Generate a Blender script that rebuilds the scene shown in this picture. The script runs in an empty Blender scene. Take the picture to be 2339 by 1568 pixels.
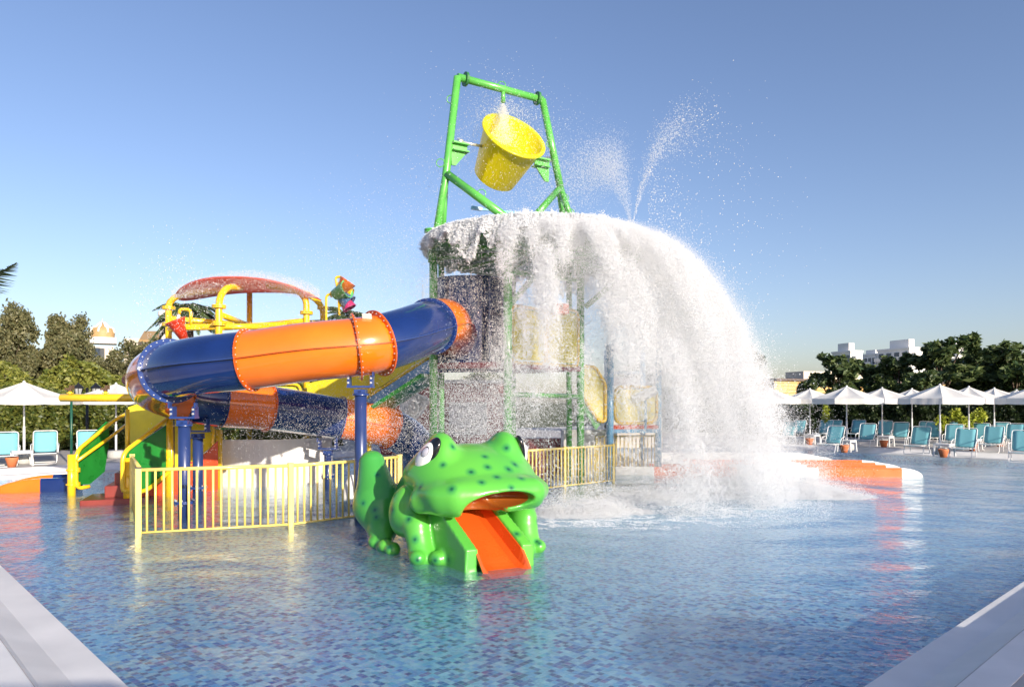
import bpy, math, random
import numpy as np
from mathutils import Vector, Matrix
random.seed(7)
rng = np.random.default_rng(11)
S = bpy.context.scene
C = S.collection
PI = math.pi
R_ = math.radians

# ------------------------------------------------------------------ camera, sky, sun, exposure
EYE = 2.1                      # eye height above the water, metres
cam = bpy.data.cameras.new('camera')
camo = bpy.data.objects.new('camera', cam)
C.objects.link(camo)
camo.location = (0, 0, EYE)
camo.rotation_euler = (R_(90), 0, 0)
cam.sensor_width = 36
cam.lens = 36 * 1600 / 2339
cam.shift_y = (918 - 784) / 2339
cam.clip_start = 0.05
cam.clip_end = 3000
S.camera = camo

SUN_EL = R_(17)
SUN_DIR = Vector((-0.58, 0.81, 0)).normalized()     # way the light travels, on the ground
w = bpy.data.worlds.new('World')
S.world = w
w.use_nodes = True
nt = w.node_tree
bg = nt.nodes['Background']
sky = nt.nodes.new('ShaderNodeTexSky')
sky.sky_type = 'NISHITA'
sky.sun_disc = False
sky.sun_elevation = SUN_EL
sky.sun_rotation = math.atan2(-SUN_DIR.x, -SUN_DIR.y)
sky.air_density = 1.0
sky.dust_density = 1.3
sky.ozone_density = 2.2
tint = nt.nodes.new('ShaderNodeVectorMath'); tint.operation = 'MULTIPLY'; tint.inputs[1].default_value = (0.95, 0.885, 0.98)   # evening air, the same all over
nt.links.new(sky.outputs[0], tint.inputs[0]); nt.links.new(tint.outputs[0], bg.inputs[0])
bg.inputs[1].default_value = 0.135
sun = bpy.data.lights.new('sun', 'SUN')
sun.energy = 5.0
sun.angle = R_(0.6)
sun.color = (1.0, 0.90, 0.76)
suno = bpy.data.objects.new('sun', sun)
C.objects.link(suno)
ld = Vector((SUN_DIR.x * math.cos(SUN_EL), SUN_DIR.y * math.cos(SUN_EL), -math.sin(SUN_EL)))
suno.rotation_euler = ld.to_track_quat('-Z', 'Y').to_euler()
suno.location = (20, -20, 30)
vs = S.view_settings
vs.view_transform = 'Standard'
vs.look = 'None'
vs.exposure = 0.55
vs.gamma = 1
vs.use_curve_mapping = False
S.cycles.max_bounces = 8
S.cycles.transparent_max_bounces = 12
S.cycles.caustics_reflective = False
S.cycles.caustics_refractive = False

# ------------------------------------------------------------------ helpers
def V(px, py, d):
    """world point on the sight line through a point of the survey picture, d metres away"""
    return Vector(((px - 1169.5) / 1600 * d, d, EYE - (py - 918) / 1600 * d))
def G(px, py, z=0.0):
    return V(px, py, (EYE - z) * 1600 / (py - 918))

def lin(c):
    return tuple(((x / 12.92) if x <= 0.04045 else ((x + 0.055) / 1.055) ** 2.4) for x in c)

MATS = {}
def P(name, col, rough=0.5, metal=0.0, coat=0.0, var=0.12, vscale=3.0, bump=0.0, bscale=40.0, sub=0.0, spec=0.5, trans=0.0, wet=0.0):
    """painted / plastic / fabric surface: a little colour drift and uneven gloss"""
    if name in MATS: return MATS[name]
    m = bpy.data.materials.new(name)
    m.use_nodes = True
    n = m.node_tree; L = n.links
    b = n.nodes['Principled BSDF']
    b.inputs['Metallic'].default_value = metal
    b.inputs['Coat Weight'].default_value = coat
    b.inputs['Coat Roughness'].default_value = 0.08
    b.inputs['Specular IOR Level'].default_value = spec
    tc = n.nodes.new('ShaderNodeTexCoord')
    no = n.nodes.new('ShaderNodeTexNoise'); no.inputs['Scale'].default_value = vscale; no.inputs['Detail'].default_value = 6
    L.new(tc.outputs['Object'], no.inputs['Vector'])
    mr = n.nodes.new('ShaderNodeMapRange')
    mr.inputs['From Min'].default_value = 0.3; mr.inputs['From Max'].default_value = 0.7
    mr.inputs['To Min'].default_value = 1 - var; mr.inputs['To Max'].default_value = 1 + var
    L.new(no.outputs[0], mr.inputs['Value'])
    mul = n.nodes.new('ShaderNodeVectorMath'); mul.operation = 'SCALE'
    mul.inputs[0].default_value = col[:3]
    L.new(mr.outputs[0], mul.inputs['Scale'])
    L.new(mul.outputs[0], b.inputs['Base Color'])
    mr2 = n.nodes.new('ShaderNodeMapRange')
    mr2.inputs['From Min'].default_value = 0.3; mr2.inputs['From Max'].default_value = 0.7
    mr2.inputs['To Min'].default_value = max(0.03, rough - 0.1 * rough - 0.03); mr2.inputs['To Max'].default_value = min(1, rough + 0.1 * rough + 0.05)
    L.new(no.outputs[0], mr2.inputs['Value'])
    L.new(mr2.outputs[0], b.inputs['Roughness'])
    if bump:
        n2 = n.nodes.new('ShaderNodeTexNoise'); n2.inputs['Scale'].default_value = bscale; n2.inputs['Detail'].default_value = 4
        L.new(tc.outputs['Object'], n2.inputs['Vector'])
        bp = n.nodes.new('ShaderNodeBump'); bp.inputs['Strength'].default_value = bump; bp.inputs['Distance'].default_value = 0.01
        L.new(n2.outputs[0], bp.inputs['Height']); L.new(bp.outputs[0], b.inputs['Normal'])
    if trans:
        t = n.nodes.new('ShaderNodeBsdfTranslucent'); t.inputs[0].default_value = (*col[:3], 1)
        mx = n.nodes.new('ShaderNodeMixShader'); mx.inputs[0].default_value = trans
        L.new(b.outputs[0], mx.inputs[1]); L.new(t.outputs[0], mx.inputs[2])
        L.new(mx.outputs[0], n.nodes['Material Output'].inputs[0])
    MATS[name] = m
    return m

def leafmat(name, c1, c2, trans=0.3, rough=0.5):
    if name in MATS: return MATS[name]
    m = bpy.data.materials.new(name); m.use_nodes = True
    n = m.node_tree; L = n.links; b = n.nodes['Principled BSDF']
    g = n.nodes.new('ShaderNodeNewGeometry')
    cr = n.nodes.new('ShaderNodeMix'); cr.data_type = 'RGBA'
    cr.inputs[6].default_value = (*c1, 1); cr.inputs[7].default_value = (*c2, 1)
    L.new(g.outputs['Random Per Island'], cr.inputs[0])
    L.new(cr.outputs[2], b.inputs['Base Color'])
    b.inputs['Roughness'].default_value = rough
    t = n.nodes.new('ShaderNodeBsdfTranslucent'); L.new(cr.outputs[2], t.inputs[0])
    mx = n.nodes.new('ShaderNodeMixShader'); mx.inputs[0].default_value = trans
    L.new(b.outputs[0], mx.inputs[1]); L.new(t.outputs[0], mx.inputs[2])
    L.new(mx.outputs[0], n.nodes['Material Output'].inputs[0])
    MATS[name] = m
    return m

ORG = {}
def org(o):
    return ORG.get(o.name, Vector((0, 0, 0))) if o is not None else Vector((0, 0, 0))

def tag(o, label=None, cat=None, group=None, kind=None):
    if label: o['label'] = label
    if cat: o['category'] = cat
    if group: o['group'] = group
    if kind: o['kind'] = kind
    return o

def thing(name, label, cat, loc=(0, 0, 0), group=None):
    o = bpy.data.objects.new(name, None); C.objects.link(o)
    o.location = loc; o.empty_display_size = 0.2
    ORG[o.name] = Vector(loc)
    return tag(o, label, cat, group)

def link(name, me, parent=None, off=None):
    """object from mesh data whose vertices are in world metres, or off = its place"""
    o = bpy.data.objects.new(name, me); C.objects.link(o)
    if parent is not None: o.parent = parent
    if off is not None: o.location = Vector(off) - org(parent)
    ORG[o.name] = org(parent) + Vector(o.location)
    return o

def np_mesh(name, verts, faces, mat, smooth=False):
    me = bpy.data.meshes.new(name)
    verts = np.asarray(verts, np.float32); faces = np.asarray(faces, np.int32)
    k = faces.shape[1]
    me.vertices.add(len(verts)); me.vertices.foreach_set('co', verts.ravel())
    me.loops.add(faces.size); me.loops.foreach_set('vertex_index', faces.ravel())
    me.polygons.add(len(faces))
    me.polygons.foreach_set('loop_start', np.arange(0, faces.size, k, dtype=np.int32))
    me.polygons.foreach_set('loop_total', np.full(len(faces), k, np.int32))
    if smooth: me.polygons.foreach_set('use_smooth', np.ones(len(faces), bool))
    me.update(calc_edges=True); me.validate()
    me.materials.append(mat)
    return me

class MB:
    def __init__(s): s.v = []; s.f = []; s.sm = []
    def add(s, vs_, fs, smooth=False):
        k = len(s.v); s.v += [Vector(x) for x in vs_]
        s.f += [tuple(i + k for i in f) for f in fs]; s.sm += [smooth] * len(fs)
        return s
    def box(s, c, size, rz=0.0, M=None):
        x, y, z = [q / 2 for q in size]
        vs_ = [Vector((a * x, b * y, d * z)) for d in (-1, 1) for b in (-1, 1) for a in (-1, 1)]
        m = M if M is not None else Matrix.Rotation(rz, 3, 'Z')
        c = Vector(c)
        return s.add([m @ q + c for q in vs_], [(0, 2, 3, 1), (4, 5, 7, 6), (0, 1, 5, 4), (2, 6, 7, 3), (1, 3, 7, 5), (0, 4, 6, 2)])
    def bar(s, a, b, wd, ht):
        """rectangular bar from a to b"""
        a = Vector(a); b = Vector(b); d = (b - a); L = d.length; x = d / L
        up = Vector((0, 0, 1)) if abs(x.z) < 0.95 else Vector((1, 0, 0))
        y = up.cross(x).normalized(); z = x.cross(y)
        M = Matrix((x, y, z)).transposed()
        return s.box((a + b) / 2, (L, wd, ht), M=M)
    def tube(s, pts, r, n=12, caps=True, r2=None, closed=False):
        pts = [Vector(p) for p in pts]; m = len(pts); rings = []
        T = []
        for i in range(m):
            if closed: t = pts[(i + 1) % m] - pts[i - 1]
            else: t = pts[min(i + 1, m - 1)] - pts[max(i - 1, 0)]
            T.append(t.normalized())
        up = Vector((0, 0, 1)) if abs(T[0].z) < 0.9 else Vector((1, 0, 0))
        a = up.cross(T[0]).normalized()
        base = len(s.v)
        for i in range(m):
            a = (a - T[i] * a.dot(T[i])).normalized(); b = T[i].cross(a)
            rr = r if r2 is None else r + (r2 - r) * i / max(1, m - 1)
            if isinstance(r, (list, tuple)): rr = r[i]
            for k in range(n):
                an = 2 * PI * k / n
                s.v.append(pts[i] + a * (rr * math.cos(an)) + b * (rr * math.sin(an)))
        for i in range(m if closed else m - 1):
            j = (i + 1) % m
            for k in range(n):
                k2 = (k + 1) % n
                s.f.append((base + i * n + k, base + i * n + k2, base + j * n + k2, base + j * n + k)); s.sm.append(True)
        if caps and not closed:
            s.f.append(tuple(base + k for k in range(n))[::-1]); s.sm.append(False)
            s.f.append(tuple(base + (m - 1) * n + k for k in range(n))); s.sm.append(False)
        return s
    def ring(s, c, ax, r0, r1, t, n=40):
        """flat annulus of thickness t, axis ax"""
        c = Vector(c); ax = Vector(ax).normalized()
        a = ax.orthogonal().normalized(); b = ax.cross(a); k0 = len(s.v)
        for r, h in ((r0, -t / 2), (r1, -t / 2), (r1, t / 2), (r0, t / 2)):
            for k in range(n):
                an = 2 * PI * k / n
                s.v.append(c + a * (r * math.cos(an)) + b * (r * math.sin(an)) + ax * h)
        for q in range(4):
            for k in range(n):
                k2 = (k + 1) % n; q2 = (q + 1) % 4
                s.f.append((k0 + q * n + k, k0 + q2 * n + k, k0 + q2 * n + k2, k0 + q * n + k2)); s.sm.append(False)
        return s
    def lathe(s, prof, c=(0, 0, 0), n=24, M=None, smooth=True):
        """profile of (radius, height) turned about z"""
        k0 = len(s.v); c = Vector(c); m = len(prof)
        for r, h in prof:
            for k in range(n):
                an = 2 * PI * k / n
                q = Vector((r * math.cos(an), r * math.sin(an), h))
                s.v.append((M @ q if M is not None else q) + c)
        for i in range(m - 1):
            for k in range(n):
                k2 = (k + 1) % n
                s.f.append((k0 + i * n + k, k0 + i * n + k2, k0 + (i + 1) * n + k2, k0 + (i + 1) * n + k)); s.sm.append(smooth)
        return s
    def ell(s, c, r, n=20, M=None):
        prof = [(max(1e-4, math.sin(PI * i / 12)), -math.cos(PI * i / 12)) for i in range(13)]
        Sx = Matrix(((r[0], 0, 0), (0, r[1], 0), (0, 0, r[2])))
        return s.lathe(prof, c, n, (M @ Sx) if M is not None else Sx)
    def plate(s, pts, t, nrm=None):
        """polygon of world points given thickness t along its normal"""
        pts = [Vector(p) for p in pts]; n = len(pts)
        if nrm is None:
            nrm = Vector((0, 0, 0))
            for i in range(n): nrm += pts[i].cross(pts[(i + 1) % n])
            nrm.normalize()
        k0 = len(s.v)
        s.v += [p - nrm * t / 2 for p in pts] + [p + nrm * t / 2 for p in pts]
        s.f.append(tuple(k0 + i for i in range(n))[::-1]); s.f.append(tuple(k0 + n + i for i in range(n)))
        for i in range(n):
            j = (i + 1) % n; s.f.append((k0 + i, k0 + j, k0 + n + j, k0 + n + i))
        s.sm += [False] * (n + 2)
        return s
    def mesh(s, name, mat, o=Vector((0, 0, 0)), bevel=0):
        me = bpy.data.meshes.new(name)
        me.from_pydata([v - o for v in s.v], [], s.f)
        me.polygons.foreach_set('use_smooth', s.sm)
        me.update(); me.materials.append(mat)
        return me
    def build(s, name, mat, parent=None, bevel=0.0, label=None, stuff=False):
        o_ = org(parent)
        me = s.mesh(name, mat, o_)
        o = bpy.data.objects.new(name, me); C.objects.link(o)
        if parent is not None: o.parent = parent
        ORG[o.name] = o_
        if bevel:
            m = o.modifiers.new('bevel', 'BEVEL'); m.width = bevel; m.segments = 2; m.limit_method = 'ANGLE'
        if label: o['label'] = label
        if stuff: o['kind'] = 'stuff'
        return o

KIDS = {}
def copy_tree(o, loc, rz, label, group=None, scale=1.0):
    c = o.copy(); C.objects.link(c); c.location = loc; c.rotation_euler = (0, 0, rz)
    c.scale = (scale,) * 3
    c['label'] = label
    if group: c['group'] = group
    if o.name not in KIDS: KIDS[o.name] = [(k, list(k.children)) for k in o.children]
    for k, sub in KIDS[o.name]:
        k2 = k.copy(); C.objects.link(k2); k2.parent = c
        for q in sub:
            q2 = q.copy(); C.objects.link(q2); q2.parent = k2
    return c

def spline(pts, per=10):
    """Catmull-Rom through the points"""
    pts = [Vector(p) for p in pts]; out = []
    P_ = [pts[0] * 2 - pts[1]] + pts + [pts[-1] * 2 - pts[-2]]
    for i in range(1, len(P_) - 2):
        a, b, c, d = P_[i - 1:i + 3]
        for k in range(per):
            t = k / per
            out.append(0.5 * ((2 * b) + (c - a) * t + (2 * a - 5 * b + 4 * c - d) * t * t + (3 * b - a - 3 * c + d) * t ** 3))
    out.append(pts[-1])
    return out

def rounded(pts, rad, per=5, closed=False):
    """polyline with its corners rounded"""
    pts = [Vector(p) for p in pts]; n = len(pts); out = []
    for i in range(n):
        if not closed and i in (0, n - 1): out.append(pts[i]); continue
        a, b, c = pts[i - 1], pts[i], pts[(i + 1) % n]
        r = min(rad, (a - b).length * 0.45, (c - b).length * 0.45)
        p = b + (a - b).normalized() * r; q = b + (c - b).normalized() * r
        for k in range(per + 1):
            t = k / per
            out.append(p * (1 - t) ** 2 + b * 2 * t * (1 - t) + q * t * t)
    return out

# ------------------------------------------------------------------ paints
YEL = P('yellow_paint', (0.78, 0.50, 0.015), 0.28, coat=0.4, var=0.08)
YELP = P('yellow_panel', (0.74, 0.62, 0.03), 0.35, coat=0.2, var=0.1)
YELB = P('bucket_yellow', (0.86, 0.78, 0.015), 0.35, coat=0.3, var=0.06, trans=0.3)
FEN = P('fence_yellow', (0.86, 0.66, 0.17), 0.35, coat=0.3, var=0.06)
GRNP = P('green_paint', (0.10, 0.42, 0.07), 0.28, coat=0.5, var=0.12)
GRN = P('green_panel', (0.015, 0.21, 0.03), 0.3, coat=0.4, var=0.15)
NAVY = P('navy_gelcoat', (0.006, 0.022, 0.115), 0.13, coat=0.8, var=0.15, vscale=2.0)
NAVYP = P('navy_post', (0.018, 0.038, 0.14), 0.35, coat=0.3)
NAVYF = P('navy_flange', (0.016, 0.045, 0.19), 0.3, coat=0.4)
ORA = P('orange_gelcoat', (0.80, 0.17, 0.008), 0.16, coat=0.8, var=0.08, vscale=2.0)
ORAF = P('orange_flange', (0.62, 0.10, 0.006), 0.25, coat=0.5)
REDP = P('red_panel', (0.62, 0.07, 0.015), 0.35, coat=0.3, var=0.12)
REDD = P('red_step', (0.20, 0.018, 0.01), 0.4, coat=0.3, var=0.15)
LBLUE = P('light_blue_post', (0.16, 0.38, 0.60), 0.35, coat=0.3)
WHT = P('white_paint', (0.78, 0.77, 0.74), 0.4, coat=0.2, var=0.04, vscale=1.2)
WHW = P('white_wall', (0.74, 0.72, 0.70), 0.6, var=0.04, bump=0.2, bscale=20)
STEEL = P('bolt_steel', (0.72, 0.71, 0.70), 0.3, metal=0.6)
BLK = P('black_paint', (0.012, 0.012, 0.014), 0.35)
MAR = P('maroon_wall', (0.20, 0.02, 0.03), 0.5)

# ------------------------------------------------------------------ the setting
PN = Vector((-0.3, 2.51, 0)); PR = Vector((21.3, 21.8, 0)); PL = Vector((-15.6, 18.2, 0)); PB = Vector((6.0, 37.5, 0))
DECK = 0.2

def offset_ring(d):
    """pool outline moved outwards by d"""
    pts = [PN, PR, PB, PL]; n = 4; out = []
    for i in range(n):
        a, b, c = pts[i - 1], pts[i], pts[(i + 1) % n]
        n1 = Vector(((b - a).y, -(b - a).x, 0)).normalized(); n2 = Vector(((c - b).y, -(c - b).x, 0)).normalized()
        # outward = right-hand side for this winding
        k = (n1 + n2) / (1 + n1.dot(n2))
        out.append(b + k * d)
    return out

def ring_band(mb, d0, z0, d1, z1):
    a = offset_ring(d0); b = offset_ring(d1)
    va = [Vector((p.x, p.y, z0)) for p in a]; vb = [Vector((p.x, p.y, z1)) for p in b]
    mb.add(va + vb, [(i, 4 + i, 4 + (i + 1) % 4, (i + 1) % 4) for i in range(4)])

def mosaic():
    m = bpy.data.materials.new('pool_mosaic'); m.use_nodes = True
    n = m.node_tree; L = n.links; b = n.nodes['Principled BSDF']
    tc = n.nodes.new('ShaderNodeTexCoord')
    mp = n.nodes.new('ShaderNodeMapping'); mp.inputs['Rotation'].default_value = (0, 0, R_(42)); mp.inputs['Scale'].default_value = (1 / 0.06,) * 3
    L.new(tc.outputs['Object'], mp.inputs[0])
    fl = n.nodes.new('ShaderNodeVectorMath'); fl.operation = 'FLOOR'; L.new(mp.outputs[0], fl.inputs[0])
    wn = n.nodes.new('ShaderNodeTexWhiteNoise'); wn.noise_dimensions = '3D'; L.new(fl.outputs[0], wn.inputs[0])
    cr = n.nodes.new('ShaderNodeValToRGB'); cr.color_ramp.interpolation = 'CONSTANT'
    pal = [(0.0, (0.42, 0.68, 0.86)), (0.24, (0.20, 0.44, 0.80)), (0.42, (0.02, 0.07, 0.42)), (0.56, (0.55, 0.80, 0.92)),
           (0.70, (0.006, 0.015, 0.20)), (0.85, (0.20, 0.55, 0.80)), (0.93, (0.26, 0.08, 0.36)), (0.97, (0.62, 0.80, 0.88))]
    el = cr.color_ramp.elements
    el[0].position = 0; el[0].color = (*pal[0][1], 1)
    el[1].position = pal[1][0]; el[1].color = (*pal[1][1], 1)
    for p, c in pal[2:]:
        e = el.new(p); e.color = (*c, 1)
    L.new(wn.outputs[0], cr.inputs[0])
    fr = n.nodes.new('ShaderNodeVectorMath'); fr.operation = 'FRACTION'; L.new(mp.outputs[0], fr.inputs[0])
    sp = n.nodes.new('ShaderNodeSeparateXYZ'); L.new(fr.outputs[0], sp.inputs[0])
    mn = n.nodes.new('ShaderNodeMath'); mn.operation = 'MINIMUM'; L.new(sp.outputs[0], mn.inputs[0]); L.new(sp.outputs[1], mn.inputs[1])
    gt = n.nodes.new('ShaderNodeMath'); gt.operation = 'GREATER_THAN'; gt.inputs[1].default_value = 0.08; L.new(mn.outputs[0], gt.inputs[0])
    mx = n.nodes.new('ShaderNodeMix'); mx.data_type = 'RGBA'; mx.inputs[6].default_value = (0.45, 0.62, 0.74, 1)
    L.new(gt.outputs[0], mx.inputs[0]); L.new(cr.outputs[0], mx.inputs[7])
    L.new(mx.outputs[2], b.inputs['Base Color'])
    b.inputs['Roughness'].default_value = 0.25
    return m
MOS = mosaic()

def water_mat():
    m = bpy.data.materials.new('pool_water'); m.use_nodes = True
    n = m.node_tree; L = n.links; n.nodes.remove(n.nodes['Principled BSDF'])
    tc = n.nodes.new('ShaderNodeTexCoord')
    def noise(scale, det, sx, sy, rot=0.0, dist=0.0):
        mp = n.nodes.new('ShaderNodeMapping'); mp.inputs['Scale'].default_value = (sx, sy, 1); mp.inputs['Rotation'].default_value = (0, 0, rot)
        L.new(tc.outputs['Object'], mp.inputs[0])
        q = n.nodes.new('ShaderNodeTexNoise'); q.inputs['Scale'].default_value = scale; q.inputs['Detail'].default_value = det
        q.inputs['Distortion'].default_value = dist
        L.new(mp.outputs[0], q.inputs['Vector']); return q.outputs[0]
    def addm(a, b, wa, wb):
        x = n.nodes.new('ShaderNodeMath'); x.operation = 'MULTIPLY'; L.new(a, x.inputs[0]); x.inputs[1].default_value = wa
        y = n.nodes.new('ShaderNodeMath'); y.operation = 'MULTIPLY_ADD'; L.new(b, y.inputs[0]); y.inputs[1].default_value = wb
        L.new(x.outputs[0], y.inputs[2]); return y.outputs[0]
    h = addm(noise(1.3, 2, 1, 1.5, 0.3, 0.3), noise(5.5, 2, 1.0, 1.5, -0.5, 0.8), 0.45, 0.24)
    h = addm(h, noise(0.5, 2, 1, 1.3, 0.9, 0.3), 1.0, 1.7)
    h = addm(h, noise(14, 3, 1, 1.4, 0.35, 0.8), 1.0, 0.10)
    dr = n.nodes.new('ShaderNodeVectorMath'); dr.operation = 'DISTANCE'; L.new(tc.outputs['Object'], dr.inputs[0]); dr.inputs[1].default_value = (3.6, 15.6, 0)
    s1 = n.nodes.new('ShaderNodeMath'); s1.operation = 'MULTIPLY'; L.new(dr.outputs['Value'], s1.inputs[0]); s1.inputs[1].default_value = 5.5
    s2 = n.nodes.new('ShaderNodeMath'); s2.operation = 'SINE'; L.new(s1.outputs[0], s2.inputs[0])
    s3 = n.nodes.new('ShaderNodeMapRange'); s3.inputs['From Min'].default_value = 3.0; s3.inputs['From Max'].default_value = 8.5; s3.inputs['To Min'].default_value = 0.30; s3.inputs['To Max'].default_value = 0.02
    L.new(dr.outputs['Value'], s3.inputs['Value'])
    s4 = n.nodes.new('ShaderNodeMath'); s4.operation = 'MULTIPLY_ADD'; L.new(s2.outputs[0], s4.inputs[0]); L.new(s3.outputs[0], s4.inputs[1]); L.new(h, s4.inputs[2]); h = s4.outputs[0]
    bp = n.nodes.new('ShaderNodeBump'); bp.inputs['Strength'].default_value = 1.0; bp.inputs['Distance'].default_value = 0.10
    L.new(h, bp.inputs['Height'])
    gl = n.nodes.new('ShaderNodeBsdfGlossy'); gl.inputs['Roughness'].default_value = 0.03
    gl.inputs['Color'].default_value = (1, 1, 1, 1)
    L.new(bp.outputs[0], gl.inputs['Normal'])
    rf = n.nodes.new('ShaderNodeBsdfRefraction'); rf.inputs['IOR'].default_value = 1.33; rf.inputs['Roughness'].default_value = 0.0
    rf.inputs['Color'].default_value = (0.82, 0.965, 1.0, 1)
    L.new(bp.outputs[0], rf.inputs['Normal'])
    tr = n.nodes.new('ShaderNodeBsdfTransparent'); tr.inputs[0].default_value = (0.82, 0.965, 1.0, 1)
    m1 = n.nodes.new('ShaderNodeMixShader'); m1.inputs[0].default_value = 0.30
    L.new(tr.outputs[0], m1.inputs[1]); L.new(rf.outputs[0], m1.inputs[2])
    gm = n.nodes.new('ShaderNodeNewGeometry'); dt = n.nodes.new('ShaderNodeVectorMath'); dt.operation = 'DOT_PRODUCT'
    L.new(gm.outputs['Incoming'], dt.inputs[0]); L.new(gm.outputs['Normal'], dt.inputs[1])
    def mth(op, a, b=None, c_=None):
        q = n.nodes.new('ShaderNodeMath'); q.operation = op
        for i_, v_ in enumerate((a, b, c_)):
            if v_ is None: continue
            if isinstance(v_, (int, float)): q.inputs[i_].default_value = v_
            else: L.new(v_, q.inputs[i_])
        return q
    fr = mth('MULTIPLY_ADD', mth('POWER', mth('SUBTRACT', 1.0, mth('ABSOLUTE', dt.outputs['Value']).outputs[0]).outputs[0], 5.0).outputs[0], 0.93, 0.02)
    m2 = n.nodes.new('ShaderNodeMixShader'); L.new(fr.outputs[0], m2.inputs[0])
    df = n.nodes.new('ShaderNodeBsdfDiffuse'); df.inputs[0].default_value = (0.40, 0.68, 0.90, 1)     # air bubbles stirred into the water
    ds = n.nodes.new('ShaderNodeVectorMath'); ds.operation = 'DISTANCE'; L.new(tc.outputs['Object'], ds.inputs[0]); ds.inputs[1].default_value = (3.2, 14.6, 0)
    mrr = n.nodes.new('ShaderNodeMapRange'); mrr.inputs['From Min'].default_value = 2.0; mrr.inputs['From Max'].default_value = 7.5
    mrr.inputs['To Min'].default_value = 0.55; mrr.inputs['To Max'].default_value = 0.07; L.new(ds.outputs['Value'], mrr.inputs['Value'])
    mbub = n.nodes.new('ShaderNodeMixShader'); L.new(mrr.outputs[0], mbub.inputs[0]); L.new(m1.outputs[0], mbub.inputs[1]); L.new(df.outputs[0], mbub.inputs[2])
    L.new(mbub.outputs[0], m2.inputs[1]); L.new(gl.outputs[0], m2.inputs[2])
    L.new(m2.outputs[0], n.nodes['Material Output'].inputs[0])
    return m
WATER = water_mat()

def stone_mat(name, c, var=0.06):
    return P(name, c, 0.7, var=var, vscale=1.5, bump=0.25, bscale=60)
DECKM = stone_mat('deck_screed', (0.42, 0.39, 0.37), 0.12)
COPE = stone_mat('coping_stone', (0.72, 0.71, 0.70), 0.09)

g = MB()   # ground far beyond
o4 = offset_ring(0.55)
big = [Vector((-900, -300, 0)), Vector((900, -300, 0)), Vector((900, 1500, 0)), Vector((-900, 1500, 0))]
far = offset_ring(14.0)
g.add([Vector((p.x, p.y, DECK - 0.06)) for p in far] + [Vector((p.x, p.y, DECK - 0.06)) for p in big],
      [(0, 4, 5, 1), (1, 5, 6, 2), (2, 6, 7, 3), (3, 7, 4, 0)])
tag(g.build('ground', P('lawn_soil', (0.10, 0.11, 0.045), 0.9, var=0.3, vscale=0.6)), 'dry green ground beyond the pool deck', kind='structure')
d = MB(); ring_band(d, 0.55, DECK, 14.0, DECK - 0.004); ring_band(d, 14.0, DECK - 0.004, 14.0, DECK - 0.08)
tag(d.build('pool_deck', DECKM), 'pale grey paved deck around the pool', kind='structure')
c = MB()
ring_band(c, 0.0, -0.03, -0.012, 0.0); ring_band(c, -0.012, 0.0, -0.012, 0.045); ring_band(c, -0.012, 0.045, 0.27, 0.055); ring_band(c, 0.27, 0.055, 0.50, 0.15); ring_band(c, 0.50, 0.15, 0.56, 0.204)
ring_band(c, 0.56, 0.204, 0.80, 0.204); ring_band(c, 0.80, 0.204, 0.80, 0.1)
tag(c.build('coping', COPE), 'white stepped stone coping round the pool edge', kind='structure')
pw = MB(); ring_band(pw, 0.0, -0.32, 0.0, -0.03)
tag(pw.build('pool_wall', MOS), 'blue mosaic wall of the pool', kind='structure')
pf = MB(); rr = offset_ring(0.0)
pf.add([Vector((p.x, p.y, -0.30)) for p in rr], [(0, 1, 2, 3)])
tag(pf.build('pool_floor', MOS), 'blue mosaic pool floor', kind='structure')
wt = MB(); wt.add([Vector((p.x, p.y, 0)) for p in offset_ring(-0.002)], [(0, 1, 2, 3)])
tag(wt.build('pool_water', WATER), 'rippled clear blue pool water', kind='structure')

# ------------------------------------------------------------------ plants
def quads_from(cent, size, droop=0.0, aspect=1.8, flat=0.3):
    """leaf quads, one small rhombus each"""
    n = len(cent)
    a = rng.normal(size=(n, 3)); a[:, 2] = a[:, 2] * flat - droop; a /= np.linalg.norm(a, axis=1, keepdims=True)
    b = rng.normal(size=(n, 3)); b -= a * (a * b).sum(1, keepdims=True); b /= np.linalg.norm(b, axis=1, keepdims=True)
    s = size * rng.uniform(0.6, 1.3, (n, 1))
    v = np.stack([cent - a * s * aspect / 2, cent + b * s / 2, cent + a * s * aspect / 2, cent - b * s / 2], 1).reshape(-1, 3)
    f = np.arange(n * 4).reshape(n, 4)
    return v, f

def blob_points(blobs, per, shell=0.55, clump=0.0, nclump=0):
    out = []
    for (c, r) in blobs:
        r = np.array(r if hasattr(r, '__len__') else (r, r, r)); c = np.array(c)
        if nclump:
            q = rng.normal(size=(nclump, 3)); q /= np.linalg.norm(q, axis=1, keepdims=True)
            q *= rng.uniform(shell, 1.0, (nclump, 1))
            cc = c + q * r
            k = rng.integers(0, nclump, per)
            out.append(cc[k] + rng.normal(size=(per, 3)) * clump * r.mean())
        else:
            q = rng.normal(size=(per, 3)); q /= np.linalg.norm(q, axis=1, keepdims=True)
            q *= rng.uniform(shell, 1.0, (per, 1))
            out.append(c + q * r)
    return np.concatenate(out)

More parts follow.
